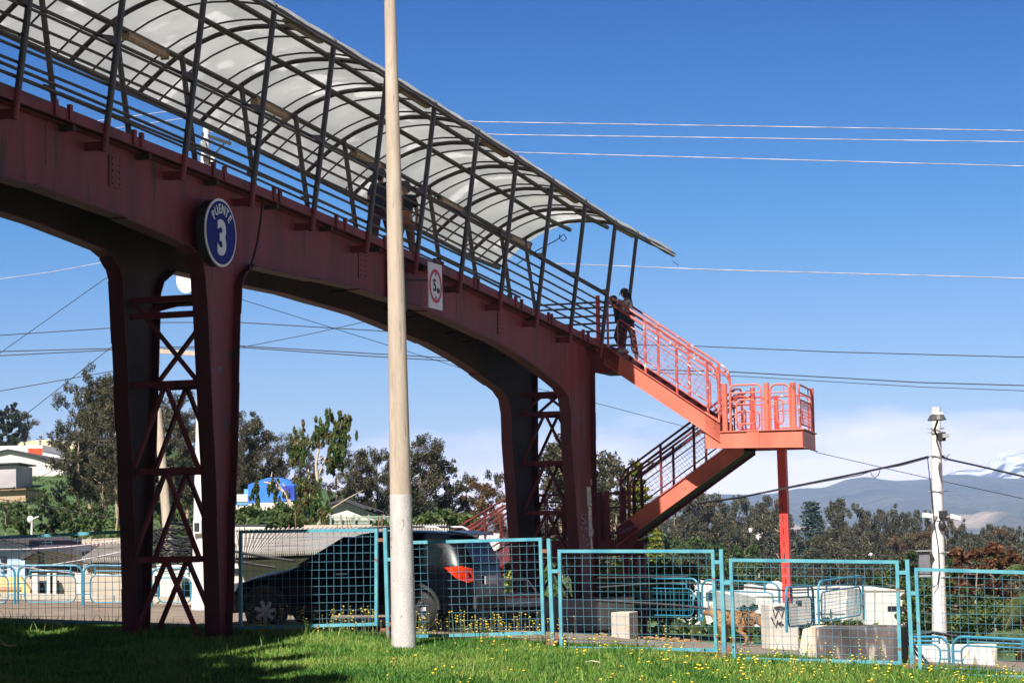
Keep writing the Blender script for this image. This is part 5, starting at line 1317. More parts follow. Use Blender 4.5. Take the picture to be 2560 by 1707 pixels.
PROT['con']=conifer_proto('slender_conifer',6,12.,LEAF_BL,24,2.3,.30,spiky=False,up=-.1)
for pr in PROT.values(): pr.hide_render=True
PROTO_USED=set()
def plant_tree(key,px,top,Y,ws=1.,label=None,cat='tree',group=None,base=None,rot=None,hs=None,sink=0):
    src=PROT[key]; H={'eu':12,'bi':20,'br':12,'dk':10,'rs':8,'gr':8,'no':9,'co':12}[key[:2]]
    tp=pY(px,top,Y); gz=ground(tp.x,Y) if base is None else pY(px,base,Y).z
    gz-=sink
    h=max(1.5,tp.z-gz); s=h/H
    if key not in PROTO_USED: r=src; PROTO_USED.add(key); first=True; r.hide_render=False
    else:
        r=src.copy(); COL.objects.link(r); r.hide_render=False
        for ch in PCH[key]:
            c=ch.copy(); COL.objects.link(c); c.parent=r
    r.location=(tp.x,Y,gz); r.scale=(s*ws,s*ws,s); r.rotation_euler=(0,0,rot if rot is not None else random.uniform(0,6.28))
    tag(r,label,cat,group); return r
PCH={k:list(v.children) for k,v in PROT.items()}
# -- right hand wood
GW='eucalyptus trees of the wood right of the bridge'
tops_=[(1500,1137,.9),(1552,1150,.8),(1400,1118,.9),(1372,1128,.8)]
LW='grey green eucalyptus in the dense wood right of the far pier, crown among its neighbours'
rr=random.Random(3)
def skyline(px):
    return interp(px,[1480,1560,1620,1660,1700,1740,1780,1790,1815,1860,1900,1925,1950,1975,2000,2040,2075,2100,2130,2150,2180,2200,2230,2260,2290,2320,2350,2390,2420,2450,2480,2510,2540,2600],
      [1240,1290,1300,1265,1255,1255,1232,1258,1262,1262,1252,1250,1256,1330,1340,1330,1255,1262,1330,1262,1262,1270,1290,1300,1272,1300,1300,1305,1325,1318,1316,1325,1320,1318])
xs_=[1655,1688,1722,1760,1800,1835,1872,1893,1912,1938,2078,2100,2152,2172,2196,2218,2244,2268,2292,2318,2344,2378,2400,2428,2456,2484,2512,2538,2566]
for i,x in enumerate(xs_):
    plant_tree('eu%d'%(i%7),x+rr.uniform(-4,4),skyline(x)+rr.uniform(-10,14),rr.uniform(300,350),ws=rr.uniform(.55,.9),label='tall eucalyptus standing on the skyline of the wood right of the stairs',group='skyline eucalyptus trees of the wood')
for row,(Y0,Y1,dy,n) in enumerate(((280,300,26,30),(240,270,58,30),(205,235,92,24),(175,195,122,20),(145,165,150,16))):
    for i in range(n):
        x=1540+(1060/(n-1))*i+rr.uniform(-20,20)
        if row<2 and 1985<x<2060: continue
        if 1870<x<1945 and row>0 and rr.random()<.7: continue
        top=skyline(x)*.55+1290*.45+dy+rr.uniform(-14,18)
        plant_tree(rr.choice(['eu0','eu1','eu3','eu4','eu5','eu6','eu2','br0'] if row<2 else ['eu1','eu3','eu6','gr0','eu4']),x,top,rr.uniform(Y0,Y1),ws=rr.uniform(.7,1.2),label=LW,group=GW)
plant_tree('con',2028,1252,285,ws=1.3,label='slender bluish conifer with pointed tip rising above the wood beside the red column')
plant_tree('eu4',1762,1233,290,ws=1.1,label='isolated tall eucalyptus with bare trunk just right of the lower stair flight')
# -- centre
def cp(key,px,top,Y,ws,label,**k): return plant_tree(key,px,top,Y,ws,label,**k)
cp('eu1',1395,1112,118,1.25,'grey green eucalyptus directly behind the far pier bracing')
cp('eu3',1425,1150,125,1.2,'fuller eucalyptus behind the right column of the far pier')
cp('eu2',1505,1127,130,1.15,'eucalyptus with leaning crown just right of the far pier')
cp('eu5',1540,1180,122,1.2,'shorter eucalyptus behind the left side of the tiered conifer')
cp('norf',1592,1158,62,.95,'yellow green tiered conifer with pointed top behind the stairs',base=1500)
cp('norf',1640,1330,60,.95,'lower yellow green tiered conifer under the lowest stair flight',base=1560)
cp('norf',1560,1345,58,1.1,'broad yellow green tiered conifer behind the two support legs',base=1580)
cp('eu6',1262,1182,122,.95,'blue grey eucalyptus with rounded crown left of the far pier')
cp('br0',1208,1205,115,1.15,'brown leaved eucalyptus left of the far pier')
cp('eu0',1162,1190,118,1.2,'slim eucalyptus with pale straight trunk behind the red railings')
cp('eu4',1125,1225,120,1.3,'low eucalyptus filling the gap above the coarse corrugated roof')
cp('big2',1048,1100,116,1.25,'tall eucalyptus just right of the tall concrete pole')
cp('eu3',1095,1140,118,1.3,'wide eucalyptus second right of the tall concrete pole')
cp('eu2',992,1130,116,1.1,'eucalyptus mostly hidden behind the tall concrete pole')
cp('big0',900,1124,130,1.15,'broad dark grown eucalyptus left of the tall concrete pole')
cp('big1',938,1140,132,1.1,'second broad eucalyptus between pole and weeping trees')
cp('big1',700,1088,150,1.1,'broad brownish eucalyptus above the blue shed')
cp('eu6',668,1130,150,1.2,'lower eucalyptus left of the broad brownish one above the shed')
cp('big2',770,1140,150,1.1,'eucalyptus behind the weeping trees')
cp('big2',610,1042,134,1.0,'tall dark eucalyptus rising just right of the left pier')
cp('eu1',640,1052,136,.95,'airy eucalyptus with loose top beside the tall dark one')
cp('big0',585,1120,132,1.0,'eucalyptus half hidden behind the left pier column')
cp('eu5',1000,1215,112,1.2,'low eucalyptus behind the picket fence')
cp('dk0',1015,1240,109,1.0,'dark bush like tree behind the tall pole')
cp('eu0',840,1210,125,1.1,'low eucalyptus right of the white trunked weeping tree')
# -- left
cp('big0',262,938,135,.95,'very tall eucalyptus left of the pier, highest crown at left')
cp('big1',225,965,140,.95,'very tall leaning eucalyptus at the left side of the big clump')
cp('big2',292,990,128,1.0,'tall eucalyptus partly covered by the left pier column')
cp('eu3',200,1075,132,1.3,'shorter eucalyptus at the left foot of the big clump')
cp('eu1',255,1150,112,1.3,'young eucalyptus with slim trunks below the big clump')
cp('eu4',290,1180,108,1.2,'young eucalyptus next to the pier at mid height')
cp('big1',420,990,125,1.0,'tall eucalyptus seen between the two legs of the left pier')
cp('big0',465,1030,122,1.0,'rounded eucalyptus crown by the right leg of the left pier')
cp('dk0',400,1130,118,1.1,'dark lower tree between the legs of the left pier')
cp('dk0',20,1022,270,1.0,'dark eucalyptus group at the far left edge above the warehouse')
cp('eu2',58,1028,272,1.5,'pointed dark eucalyptus beside the far left group')
cp('dk0',-20,1060,268,1.0,'dark tree cut by the left photo edge')
cp('eu0',128,1078,310,1.5,'small distant tree behind the cream apartment blocks')
cp('eu5',150,1070,312,1.6,'small airy distant tree with gaps behind the apartment blocks')
cp('eu3',170,1072,308,1.6,'small rounded distant tree right of the airy one')
cp('eu6',100,1090,330,1.3,'tiny dark distant tree on the apartment skyline')
for i,(x,y,Y) in enumerate(((160,1262,105),(120,1292,98),(182,1296,95),(55,1300,100),(14,1296,104),(108,1236,150),(150,1206,170),(232,1290,92))):
    cp(('gr0','dk0','gr0','gr0','eu1','gr0','dk0','gr0')[i],x,y,Y,1.0,'green bushy tree on the left hillside, '+['brownish one above the slim lamp','dark one left of centre','beside the lamp post','near the left edge, lower','silvery one at the left edge','just below the adobe hut','dark one below the warehouse wall','at the foot of the big clump'][i])
cp('rs0',2432,1372,95,1.25,'large russet leaved tree behind the camera pole')
cp('rs0',2500,1392,98,1.1,'smaller russet tree at the right edge')
cp('gr0',2330,1440,70,1.2,'green round tree behind the foot of the camera pole')
cp('gr0',2400,1500,66,1.2,'green shrub tree right of the camera pole foot')
cp('gr0',2490,1490,72,1.3,'green shrub tree behind the rightmost panel')
cp('gr0',2262,1400,110,1.2,'green leafy tree between the panel gap and the camera pole')
cp('gr0',1800,1420,120,1.2,'bushy green tree behind the barriers')
# -- weeping trees with white trunks
def weeping(label,trunk,limbs,lobes,Y,leaf=LEAF_RD,size=.05):
    b=pY(*trunk[0],Y); t=thing('weeping_tree',label,'tree',b)
    m=MB(); P=[pY(*p,Y) for p in trunk]; n=len(P); m.tube(P,[lerp(.10,.035,i/(n-1)) for i in range(n)],8)
    m.build('trunk',WBARK,t,smooth=True)
    for l in limbs:
        m=MB(); P=[pY(*p,Y+random.uniform(-.6,.6)*(i>0)) for i,p in enumerate(l)]; m.tube(P,[lerp(.045,.015,i/(len(P)-1)) for i in range(len(P))],6); m.build('limb',WBARK,t,smooth=True)
    C=[];R=[];K=[]; k=Y/F
    for (x,y,w,h) in lobes:
        c0=pY(x,y,Y)-b; nstr=int(9+w*h/60)
        for i in range(nstr):
            dx,dy,dz=random.gauss(0,.5)*w*k,random.gauss(0,.5)*w*k,random.gauss(0,.45)*h*k
            C.append(Vector((c0.x+dx,c0.y+dy,c0.z+dz))); q=random.uniform(.10,.2)*w*k; R.append((q,q,q*random.uniform(1.8,4))); K.append(85)
    V,Q=leaves(C,R,K,size,droop=2.2,elong=1.7,seed=int(trunk[0][0]),shell=.2); fastmesh('crown',V,Q,leaf,t)
weeping('tall weeping tree with white trunk and drooping green clumps in front of the wood',[(798,1322),(796,1230),(790,1160),(797,1120),(796,1095)],[[(793,1195),(812,1150),(835,1120),(848,1085)],[(796,1120),(790,1105)],[(797,1150),(810,1140)],[(848,1085),(855,1050)]],[(805,1080,26,50),(845,1100,32,60),(855,1050,16,26),(868,1068,14,30),(842,1140,22,60),(790,1105,12,22),(826,1160,18,40),(852,1160,14,44)],108)
weeping('weeping tree with split white trunk and brown green crown left of the tall weeping one',[(779,1320),(772,1260),(776,1202)],[[(776,1202),(765,1170),(748,1142)],[(776,1202),(768,1160),(760,1130)],[(772,1250),(755,1240)]],[(742,1105,24,40),(750,1125,26,34),(770,1215,28,30),(765,1258,34,40),(735,1130,14,20),(785,1280,20,30)],106)
weeping('thin pale crooked leaning trunk with few leaves in front of the blue shed',[(735,1290),(722,1250),(705,1225),(685,1210),(660,1205)],[[(705,1225),(690,1200),(678,1192),(680,1180)],[(722,1250),(712,1215),(706,1208)]],[(690,1235,14,34),(679,1215,12,22)],104)
weeping('short weeping shrub tree with reddish tips in front of the blue shed wall',[(650,1300),(649,1270)],[[(649,1270),(645,1240)]],[(641,1235,10,30),(643,1260,13,34),(640,1215,6,16)],103)
weeping('short weeping tree with reddish tips at the roof edge',[(755,1322),(757,1290)],[[(757,1290),(760,1270)]],[(755,1290,20,40),(748,1305,16,26)],100)
weeping('weeping shrub beside the tall white trunk, reddish crown',[(812,1324),(812,1300)],[[(812,1300),(830,1270),(870,1245),(908,1225)]],[(810,1290,18,34),(822,1305,12,20)],101)
# unseen trees added outside the left edge to block the sun and shade the grass
for x,y,top_,w_ in ((-11.2,22.4,9.5,1.0),(-11.0,26.0,9.6,.95),(-10.5,28.6,8.2,.8),(-12.5,30.2,8.0,.9),(-10.1,30.8,7.4,.62),(-7.9,20.5,9.5,.58),(-6.6,23.2,9.5,.28),(-6.35,21.8,9.5,.28),(-8.0,19.2,11.0,.75),(-7.5,16.0,12.5,.75),(-8.6,21.2,9,.7),(-9.2,24.0,8.0,.7)):
    c=PROT['dk0'].copy(); COL.objects.link(c); c.hide_render=False
    for ch in PCH['dk0']: d=ch.copy(); COL.objects.link(d); d.parent=c
    c.location=(x,y,ground(x,y)); c.scale=(w_*.95,w_*.95,top_/10.); tag(c,'dense dark tree just left of the photo edge, casting shade on the near grass','tree','shade trees outside the left edge')
# palms and bush
def palm(label,px,py,Y,n,L):
    b=pY(px,py,Y); g=ground(b.x,Y); t=thing('palm',label,'palm',(b.x,b.y,g)); PM=leafmat('palm_frond',[lin(.05,.09,.03),lin(.11,.15,.05),lin(.18,.19,.09)],scale=1) if 'palm_frond' not in MAT else MAT['palm_frond']
    m=MB(); m.tube([Vector((b.x,b.y,g-.1)),b],.11,8); m.build('trunk',BARK,t)
    for i in range(n):
        an=2*math.pi*i/n+random.uniform(-.2,.2); el=random.uniform(.1,.9); m=MB(); P=[]
        for j in range(9):
            f=j/8; P.append(b+Vector((math.cos(an)*L*f*math.cos(el*.6),math.sin(an)*L*f*math.cos(el*.6),L*(math.sin(el)*f-.75*f*f))))
        m.tube(P,.008,4)
        for j in range(1,9):
            for q in range(5):
                p=P[j-1].lerp(P[j],q/5); d=(P[j]-P[j-1]).normalized(); side=d.cross(ZD).normalized(); ll=L*.34*math.sin(math.pi*min(.97,(j+q/5)/9.2)+.05)
                for sg in (-1,1):
                    e=p+side*sg*ll+d*ll*.55-ZD*ll*.35; w=d*.011; m.add([p-w,p+w,e],[(0,1,2)])
        m.build('frond',PM,t)
palm('feathery palm with drooping fronds at the lower right edge',2552,1600,44,17,1.0)
palm('second feathery palm further back at the right edge',2580,1490,60,13,1.3)
palm('small palm top peeking in at the right edge',2570,1420,80,11,1.2)
def bush(label,lobes,Y,leaf,size,flowers=None,name='bush'):
    b=pY(lobes[0][0],1560,Y); g=ground(b.x,Y); t=thing(name,label,'bush',(b.x,Y,g)); C=[];R=[];K=[]; k=Y/F
    for x,y,w,h in lobes:
        c=pY(x,y,Y)-t.location; C.append(c); R.append((w*k,w*k,h*k)); K.append(int(w*h*.9))
    V,Q=leaves(C,R,K,size,seed=int(lobes[0][0]),shell=.3); fastmesh('foliage',V,Q,leaf,t)
    m=MB()
    for c in C[:5]: m.tube([Vector((b.x,Y,g)),Vector(c)+t.location],.02,5)
    m.build('stem',BARK,t)
    if flowers:
        m=MB()
        for i in range(90):
            j=random.randrange(len(C)); d=Vector((random.gauss(0,1),random.gauss(0,1),random.gauss(0,1))).normalized(); p=Vector(C[j])+t.location+Vector((d.x*R[j][0],d.y*R[j][1],d.z*R[j][2])); m.sphere(p,.04,.04,.035,5,4)
        m.build('blossom',flowers,t)
REDF=mat('red_petals',lin(.6,.03,.02),lin(.7,.08,.03),9,.6)
bush('large flowering bush with red blossoms behind the middle fence panel',[(1660,1450,45,50),(1620,1490,45,45),(1690,1490,45,45),(1720,1440,30,36),(1600,1440,36,40),(1650,1520,60,30),(1720,1520,34,26)],54,LEAF_SH,.05,REDF)
bush('olive bush with red blossoms between the two support legs',[(1580,1500,40,40),(1540,1470,36,46),(1560,1530,46,30),(1490,1480,22,50)],52,LEAF_YG,.05,REDF)
bush('yellow flowering bush right of the dark flight soffit',[(1300,1420,22,26),(1320,1440,14,24),(1270,1440,20,22)],60,LEAF_YG,.06)
bush('small grey green plants along the white house wall, left group',[(1858,1522,12,9),(1884,1518,12,9),(1870,1524,16,7)],70,LEAF_BL,.05)
bush('small grey green plants along the white house wall, right group',[(2066,1550,14,9),(2090,1552,16,9),(2120,1556,16,10),(2145,1556,14,8)],46,LEAF_SH,.03)
bush('leafy green bush below the slim lamp post at right',[(2460,1540,50,26),(2520,1530,46,30),(2400,1555,40,22)],60,LEAF_SH,.06)
bush('dark green bush between the panel gap and white wall',[(2280,1500,20,40),(2296,1550,22,40),(2320,1480,24,30)],62,LEAF_SH,.06)
for i,(x,y,w,Y) in enumerate(((620,1285,36,94),(680,1290,34,95),(720,1300,28,92),(600,1305,30,93),(660,1310,40,91),(705,1275,24,98),(1110,1290,30,95),(1160,1300,34,96),(1070,1300,30,94),(950,1318,20,97))):
    bush('rounded green bush on the slope, '+['left one below the blue shed','middle one below the blue shed','right one below the blue shed','lower left one beside the pier','lowest of the group above the corrugated roof','beside the crooked pale trunk','behind the coarse roof','behind the red railings','at the right of the tall pole','behind the picket fence'][i],[(x,y,w,18),(x-w*.6,y+8,w*.6,14),(x+w*.6,y+6,w*.6,15)],Y,LEAF_SH,.10)
# hillside undergrowth as one mass
def undergrowth():
    rg=np.random.default_rng(5); pts=[];C=[];R=[];K=[]
    for i in range(900):
        Y=rg.uniform(80,250); a=rg.uniform(-.26,-.04); x=a*Y
        C.append((x,Y,ground(x,Y)+.02)); r=rg.uniform(.3,.85); R.append((r,r,r*.6)); K.append(26)
    for i in range(900):
        Y=rg.uniform(62,170); a=rg.uniform(-.02,.25); x=a*Y
        C.append((x,Y,ground(x,Y)+.05)); r=rg.uniform(.4,1.2); R.append((r,r,r*.7)); K.append(26)
    V,Q=leaves(C,R,K,.16,seed=77,shell=.3); o=fastmesh('undergrowth',V,Q,LEAF_SH); o['kind']='stuff'
undergrowth()
# ================================================================ PEOPLE AND DOG
SKIN=mat('skin',lin(.28,.15,.10),lin(.32,.18,.12),8,.6)
def skinmesh(name,nodes,edges,material,parent,root=0,sub=2,off=None):
    """nodes: list of (Vector, radius or (rx,ry))"""
    off=off if off is not None else (parent.location if parent else Vector((0,0,0)))
    me=bpy.data.meshes.new(name); me.from_pydata([tuple(Vector(n[0])-off) for n in nodes],edges,[]); me.update(); me.materials.append(material)
    o=bpy.data.objects.new(name,me); COL.objects.link(o); o.parent=parent
    o.modifiers.new('skin','SKIN'); 
    if not me.skin_vertices: 
        bm=bmesh.new(); bm.from_mesh(me); bm.verts.layers.skin.verify(); bm.to_mesh(me); bm.free()
    for i,n in enumerate(nodes):
        r=n[1] if isinstance(n[1],(tuple,list)) else (n[1],n[1]); me.skin_vertices[0].data[i].radius=r
        me.skin_vertices[0].data[i].use_root=(i==root)
    s=o.modifiers.new('sub','SUBSURF'); s.levels=sub; s.render_levels=sub
    for p in me.polygons: p.use_smooth=True
    o.modifiers['skin'].use_smooth_shade=True
    return o
def person(label,J,sc,shirt,trousers,hair,tail=False,bag=None,shoes=None,stripe=None,extra=None,fwd=Vector((-1,0,0))):
    """J: joints in world space; sc: metres per unit of height 1.62"""
    t=thing('person',label,'person',(J['ankL']+J['ankR'])/2-ZD*.07)
    s=sc; side=fwd.cross(ZD).normalized()
    N=[(J['pel'],.115*s),(J['waist'],.10*s),(J['chest'],.125*s),(J['neck']-ZD*.03*s,.055*s),(J['neck']+ZD*.03*s,.046*s),(J['head']-ZD*.035*s,.062*s),(J['head']+ZD*.03*s,.085*s),(J['head']+ZD*.085*s,.06*s)]
    E=[(0,1),(1,2),(2,3),(3,4),(4,5),(5,6),(6,7)]
    def chain(start,pts): 
        p=start
        for q,r in pts: N.append((q,r*s)); E.append((p,len(N)-1)); p=len(N)-1
        return p
    for S_ in 'LR':
        chain(2,[(J['sh'+S_],.05),(J['el'+S_],.038),(J['wr'+S_],.026)])
        w=len(N)-1; d=(J['wr'+S_]-J['el'+S_]).normalized(); palm=J['wr'+S_]+d*.05*s
        N.append((palm,.026*s)); E.append((w,len(N)-1)); pi=len(N)-1
        for k in range(4):
            o_=side*((k-1.5)*.017*s)+ZD*(.004*k*s); ln=(.062,.072,.068,.052)[k]*s
            a=palm+d*.03*s+o_; b=a+d*ln*.5-ZD*.01*s; c=b+d*ln*.35-ZD*.025*s
            N.append((a,.0095*s)); E.append((pi,len(N)-1)); N.append((b,.0085*s)); E.append((len(N)-2,len(N)-1)); N.append((c,.0075*s)); E.append((len(N)-2,len(N)-1))
        a=palm+side*.035*s; N.append((a,.0105*s)); E.append((pi,len(N)-1)); N.append((a+d*.03*s-ZD*.01*s,.009*s)); E.append((len(N)-2,len(N)-1))
        chain(0,[(J['hip'+S_],.085),(J['kn'+S_],.056),(J['ank'+S_],.038),(J['toe'+S_],.032)])
    skinmesh('body',N,E,SKIN,t)
    # face: nose, ears, eyes, mouth
    h=J['head']; m=MB()
    m.sphere(h+fwd*.092*s-ZD*.012*s,.013*s,.013*s,.022*s,6,5)
    for e in (-1,1): m.sphere(h+side*e*.083*s-ZD*.01*s,.012*s,.02*s,.03*s,6,5)
    m.build('face_feature',SKIN,t,smooth=True)
    m=MB()
    for e in (-1,1): m.sphere(h+fwd*.083*s+side*e*.032*s+ZD*.015*s,.009*s)
    m.tube([h+fwd*.082*s-side*.022*s-ZD*.05*s,h+fwd*.088*s-ZD*.052*s,h+fwd*.082*s+side*.022*s-ZD*.05*s],.005*s,5); m.build('eye_and_mouth',INK,t)
    m=MB(); m.sphere(h-fwd*.018*s+ZD*.045*s,.098*s,.098*s,.085*s,14,10); m.sphere(h-fwd*.045*s-ZD*.02*s,.075*s,.085*s,.09*s,12,8)
    if tail: m.tube([h-fwd*.09*s+ZD*.01*s,h-fwd*.14*s-ZD*.06*s,h-fwd*.17*s-ZD*.20*s,h-fwd*.21*s-ZD*.34*s],[.028*s,.034*s,.026*s,.01*s],8)
    m.build('hair',hair,t,smooth=True)
    # shirt
    N=[(J['waist']-ZD*.07*s,(.135*s,.12*s)),(J['waist'],.128*s),(J['chest'],.15*s),(J['neck']-ZD*.045*s,.085*s)]; E=[(0,1),(1,2),(2,3)]
    for S_ in 'LR':
        N.append((J['sh'+S_],.072*s)); E.append((2,len(N)-1)); N.append((J['sh'+S_].lerp(J['el'+S_],.75),.058*s)); E.append((len(N)-2,len(N)-1))
    skinmesh('shirt',N,E,shirt,t,root=1)
    N=[(J['waist']-ZD*.05*s,.122*s),(J['pel'],.135*s)]; E=[(0,1)]
    for S_ in 'LR':
        N.append((J['hip'+S_]-ZD*.02*s,.102*s)); E.append((1,len(N)-1)); N.append((J['kn'+S_],.070*s)); E.append((len(N)-2,len(N)-1)); N.append((J['ank'+S_]+ZD*.03*s,.055*s)); E.append((len(N)-2,len(N)-1))
    skinmesh('trousers',N,E,trousers,t,root=1)
    for S_ in 'LR':
        m=MB(); a,b=J['ank'+S_],J['toe'+S_]; d=(b-a); d.z=0; d=d.normalized(); y=d.cross(ZD); m.sphere((a+b)/2-ZD*.01*s-d*.01*s,.135*s,.05*s,.042*s,12,8,d,y); m.build('shoe',shoes or BLACK,t,smooth=True)
    if stripe:
        m=MB()
        for o_ in (-.014,.014):
            P=[]
            for f in np.linspace(0,1,7):
                c=J['hipR'].lerp(J['knR'],f*2) if f<.5 else J['knR'].lerp(J['ankR'],f*2-1); rad=lerp(.098,.060,f)*s
                P.append(c-SD*rad+UD*o_*s+ZD*0)
            m.tube(P,.0045*s,5)
        m.build('side_stripe',stripe,t)
    if bag:
        bm_=MB(); c=J['pel']-SD*.17*s+ZD*.05*s-fwd*.05*s; bm_.box(c,.34*s,.12*s,.26*s,UD,SD); bg=bm_.build('shoulder_bag',bag,t,bevel=.04)
        m=MB(); P=[c+ZD*.12*s-fwd*.13*s,J['chest']-SD*.15*s-ZD*.02*s,J['neck']-SD*.05*s+ZD*.0*s,J['chest']+SD*.15*s]; m.tube(P,.016*s,6); m.build('strap',bag,bg)
    return t
def Jp(d,sp,u0=None):
    out={}
    for k,(px,py,ds) in d.items():
        s=sp+ds; u,z=ps(px,py,s); out[k]=B(u,s,z)
    return out
zx=lambda x,y:(1480+x/6.815,700+y/6.815)
def q(x,y,ds): a=zx(x,y); return (a[0],a[1],ds)
J=Jp(dict(head=q(540,235,0),neck=q(580,325,0),chest=q(625,430,0),waist=q(600,585,0),pel=q(600,700,0),shL=q(590,390,.16),shR=q(640,390,-.15),elL=q(500,480,.14),elR=q(570,450,-.16),wrL=q(420,470,.05),wrR=q(500,372,-.1),hipL=q(575,720,.09),hipR=q(640,720,-.08),knL=q(510,960,.09),knR=q(700,960,-.08),ankL=q(530,1190,.09),ankR=q(765,1345,-.08),toeL=q(490,1215,.09),toeR=q(705,1395,-.08)),s1+.5)
GREYSH=mat('grey_cotton',lin(.40,.37,.42),lin(.50,.47,.51),12,.8); NAVY=mat('navy_cloth',lin(.012,.015,.03),lin(.02,.025,.045),9,.8); PLUM=mat('plum_cloth',lin(.05,.015,.03),lin(.08,.025,.045),9,.8)
HAIR=mat('black_hair',lin(.006,.005,.006),lin(.012,.01,.01),20,.45); SHOEW=mat('white_shoe',lin(.45,.42,.42),lin(.6,.57,.55),9,.7)
person('ponytailed person in pale shirt and striped dark trousers with a shoulder bag on the stairs',J,1.0,GREYSH,PLUM,HAIR,tail=True,bag=mat('navy_bag',lin(.01,.02,.05),lin(.015,.03,.07),6,.6),shoes=SHOEW,stripe=SHOEW,fwd=-UD)
# child hugged in front of her
J=Jp(dict(head=q(352,350,.02),neck=q(400,430,.02),chest=q(430,500,.02),waist=q(480,620,.05),pel=q(500,700,.05),shL=q(420,450,.14),shR=q(460,440,-.12),elL=q(400,560,.15),elR=q(520,400,-.15),wrL=q(430,640,.12),wrR=q(590,410,-.15),hipL=q(490,715,.12),hipR=q(510,715,-.02),knL=q(410,965,.12),knR=q(500,940,.0),ankL=q(480,1150,.14),ankR=q(550,1215,.02),toeL=q(450,1190,.14),toeR=q(520,1235,.02)),s1+.78)
person('second dark haired person in black leaning on the railing in front of the woman',J,.93,mat('black_cloth',lin(.010,.010,.012),lin(.016,.016,.02),9,.8),NAVY,HAIR,fwd=-UD)
def walker(label,px,feet_py,head_py,u,shirt,trs,fwd,bag=None,stride=.18,cap=None):
    s,z=pu(px,feet_py,u); z=zd(s)+.36
    H=1.62; f=fwd
    b=B(u,s,z); sd=f.cross(ZD).normalized()
    j=dict(head=b+ZD*1.50,neck=b+ZD*1.36-f*.01,chest=b+ZD*1.2,waist=b+ZD*1.0,pel=b+ZD*.88)
    for S_,e in (('L',1),('R',-1)):
        j['sh'+S_]=b+ZD*1.30+sd*e*.17; j['el'+S_]=b+ZD*1.05+sd*e*.21+f*(.05*e-.02); j['wr'+S_]=b+ZD*.86+sd*e*.2+f*(.14*e+.08)
        j['hip'+S_]=b+ZD*.85+sd*e*.08; j['kn'+S_]=b+ZD*.47+sd*e*.09+f*(.13*e+.05); j['ank'+S_]=b+ZD*.08+sd*e*.09+f*stride*e; j['toe'+S_]=j['ank'+S_]+f*.14-ZD*.04
    return person(label,j,1.0,shirt,trs,HAIR,bag=bag,fwd=f)
walker('person in dark blue walking on the bridge deck, partly hidden left of the tall pole',954,607,530,-.75,NAVY,PLUM,SD)
walker('person in dark top and brown shorts on the bridge right of the tall pole',1014,640,520,-.75,mat('black_cloth',None),mat('brown_cloth',lin(.14,.08,.06),lin(.2,.12,.09),6,.8),-SD,bag=mat('rust_bag',lin(.3,.10,.05),lin(.36,.14,.07),6,.7))
# dog, seen from behind at an angle, head away to the left
def dog():
    Y=43.5; O=pY(1860,1607,Y); g=ground(O.x,Y)+.045
    t=thing('dog','shaggy tan brown dog standing on the road with its rump turned to the camera','dog',(O.x,Y,g))
    D=Vector((-.90,.42,0)).normalized(); Sx=Vector((D.y,-D.x,0)); base=Vector((O.x+.06,Y,g))
    k=1.12
    P=lambda x,y,z:base+(D*x+Sx*y+ZD*z)*k
    N=[(P(.04,0,.42),(.125*k,.135*k)),(P(.18,0,.43),(.125*k,.14*k)),(P(.34,0,.43),(.115*k,.15*k)),(P(.46,0,.46),(.11*k,.13*k)),(P(.56,0,.54),.085*k),(P(.64,0,.58),.075*k),(P(.72,0,.56),.05*k),(P(.79,0,.54),.032*k)]
    E=[(i,i+1) for i in range(7)]
    for sd in (1,-1):
        n=len(N); N+= [(P(.02,.085*sd,.34),(.085*k,.075*k)),(P(.10,.09*sd,.25),.052*k),(P(-.03,.09*sd,.15),.034*k),(P(-.01,.09*sd,.05),.026*k),(P(.05,.09*sd,.02),.026*k)]; E+=[(0,n)]+[(n+i,n+i+1) for i in range(4)]
        n=len(N); N+= [(P(.43,.08*sd,.34),.07*k),(P(.40,.085*sd,.20),.042*k),(P(.42,.085*sd,.06),.028*k),(P(.46,.085*sd,.02),.03*k)]; E+=[(3,n)]+[(n+i,n+i+1) for i in range(3)]
    FUR=mat('dog_fur',lin(.20,.095,.04),lin(.42,.25,.12),7,.9,c3=lin(.10,.05,.03),c3amt=.6,bump=.6,bscale=50)
    skinmesh('body',N,E,FUR,t,root=1)
    m=MB(); m.tube([P(-.05,0,.50),P(-.14,.0,.50),P(-.22,0,.43),P(-.27,0,.34)],[.04*k,.07*k,.075*k,.03*k],10); m.build('tail',FUR,t,smooth=True)
    for sd in (1,-1):
        m=MB(); m.prism([P(.63,.04*sd,.63),P(.66,.075*sd,.60),P(.635,.06*sd,.70)],D*.02); m.build('ear',FUR,t)
    m=MB(); m.sphere(P(.805,0,.545),.016*k); 
    for sd in (1,-1): m.sphere(P(.715,.035*sd,.60),.010*k)
    m.build('nose_and_eyes',INK,t)
    # fur tufts on rump and back
    rg=np.random.default_rng(4); C=[];R=[];K=[]
    for i in range(7):
        x=-.02+.08*i; c=P(x,0,.44); C.append(c-t.location); R.append((.125*k,.125*k,.13*k)); K.append(420)
    C.append(P(-.16,0,.46)-t.location); R.append((.08,.08,.09)); K.append(200)
    V,Q=leaves(C,R,K,.013,droop=1.5,elong=2.0,seed=9,shell=.9); fastmesh('fur_tufts',V,Q,FUR,t)
dog()
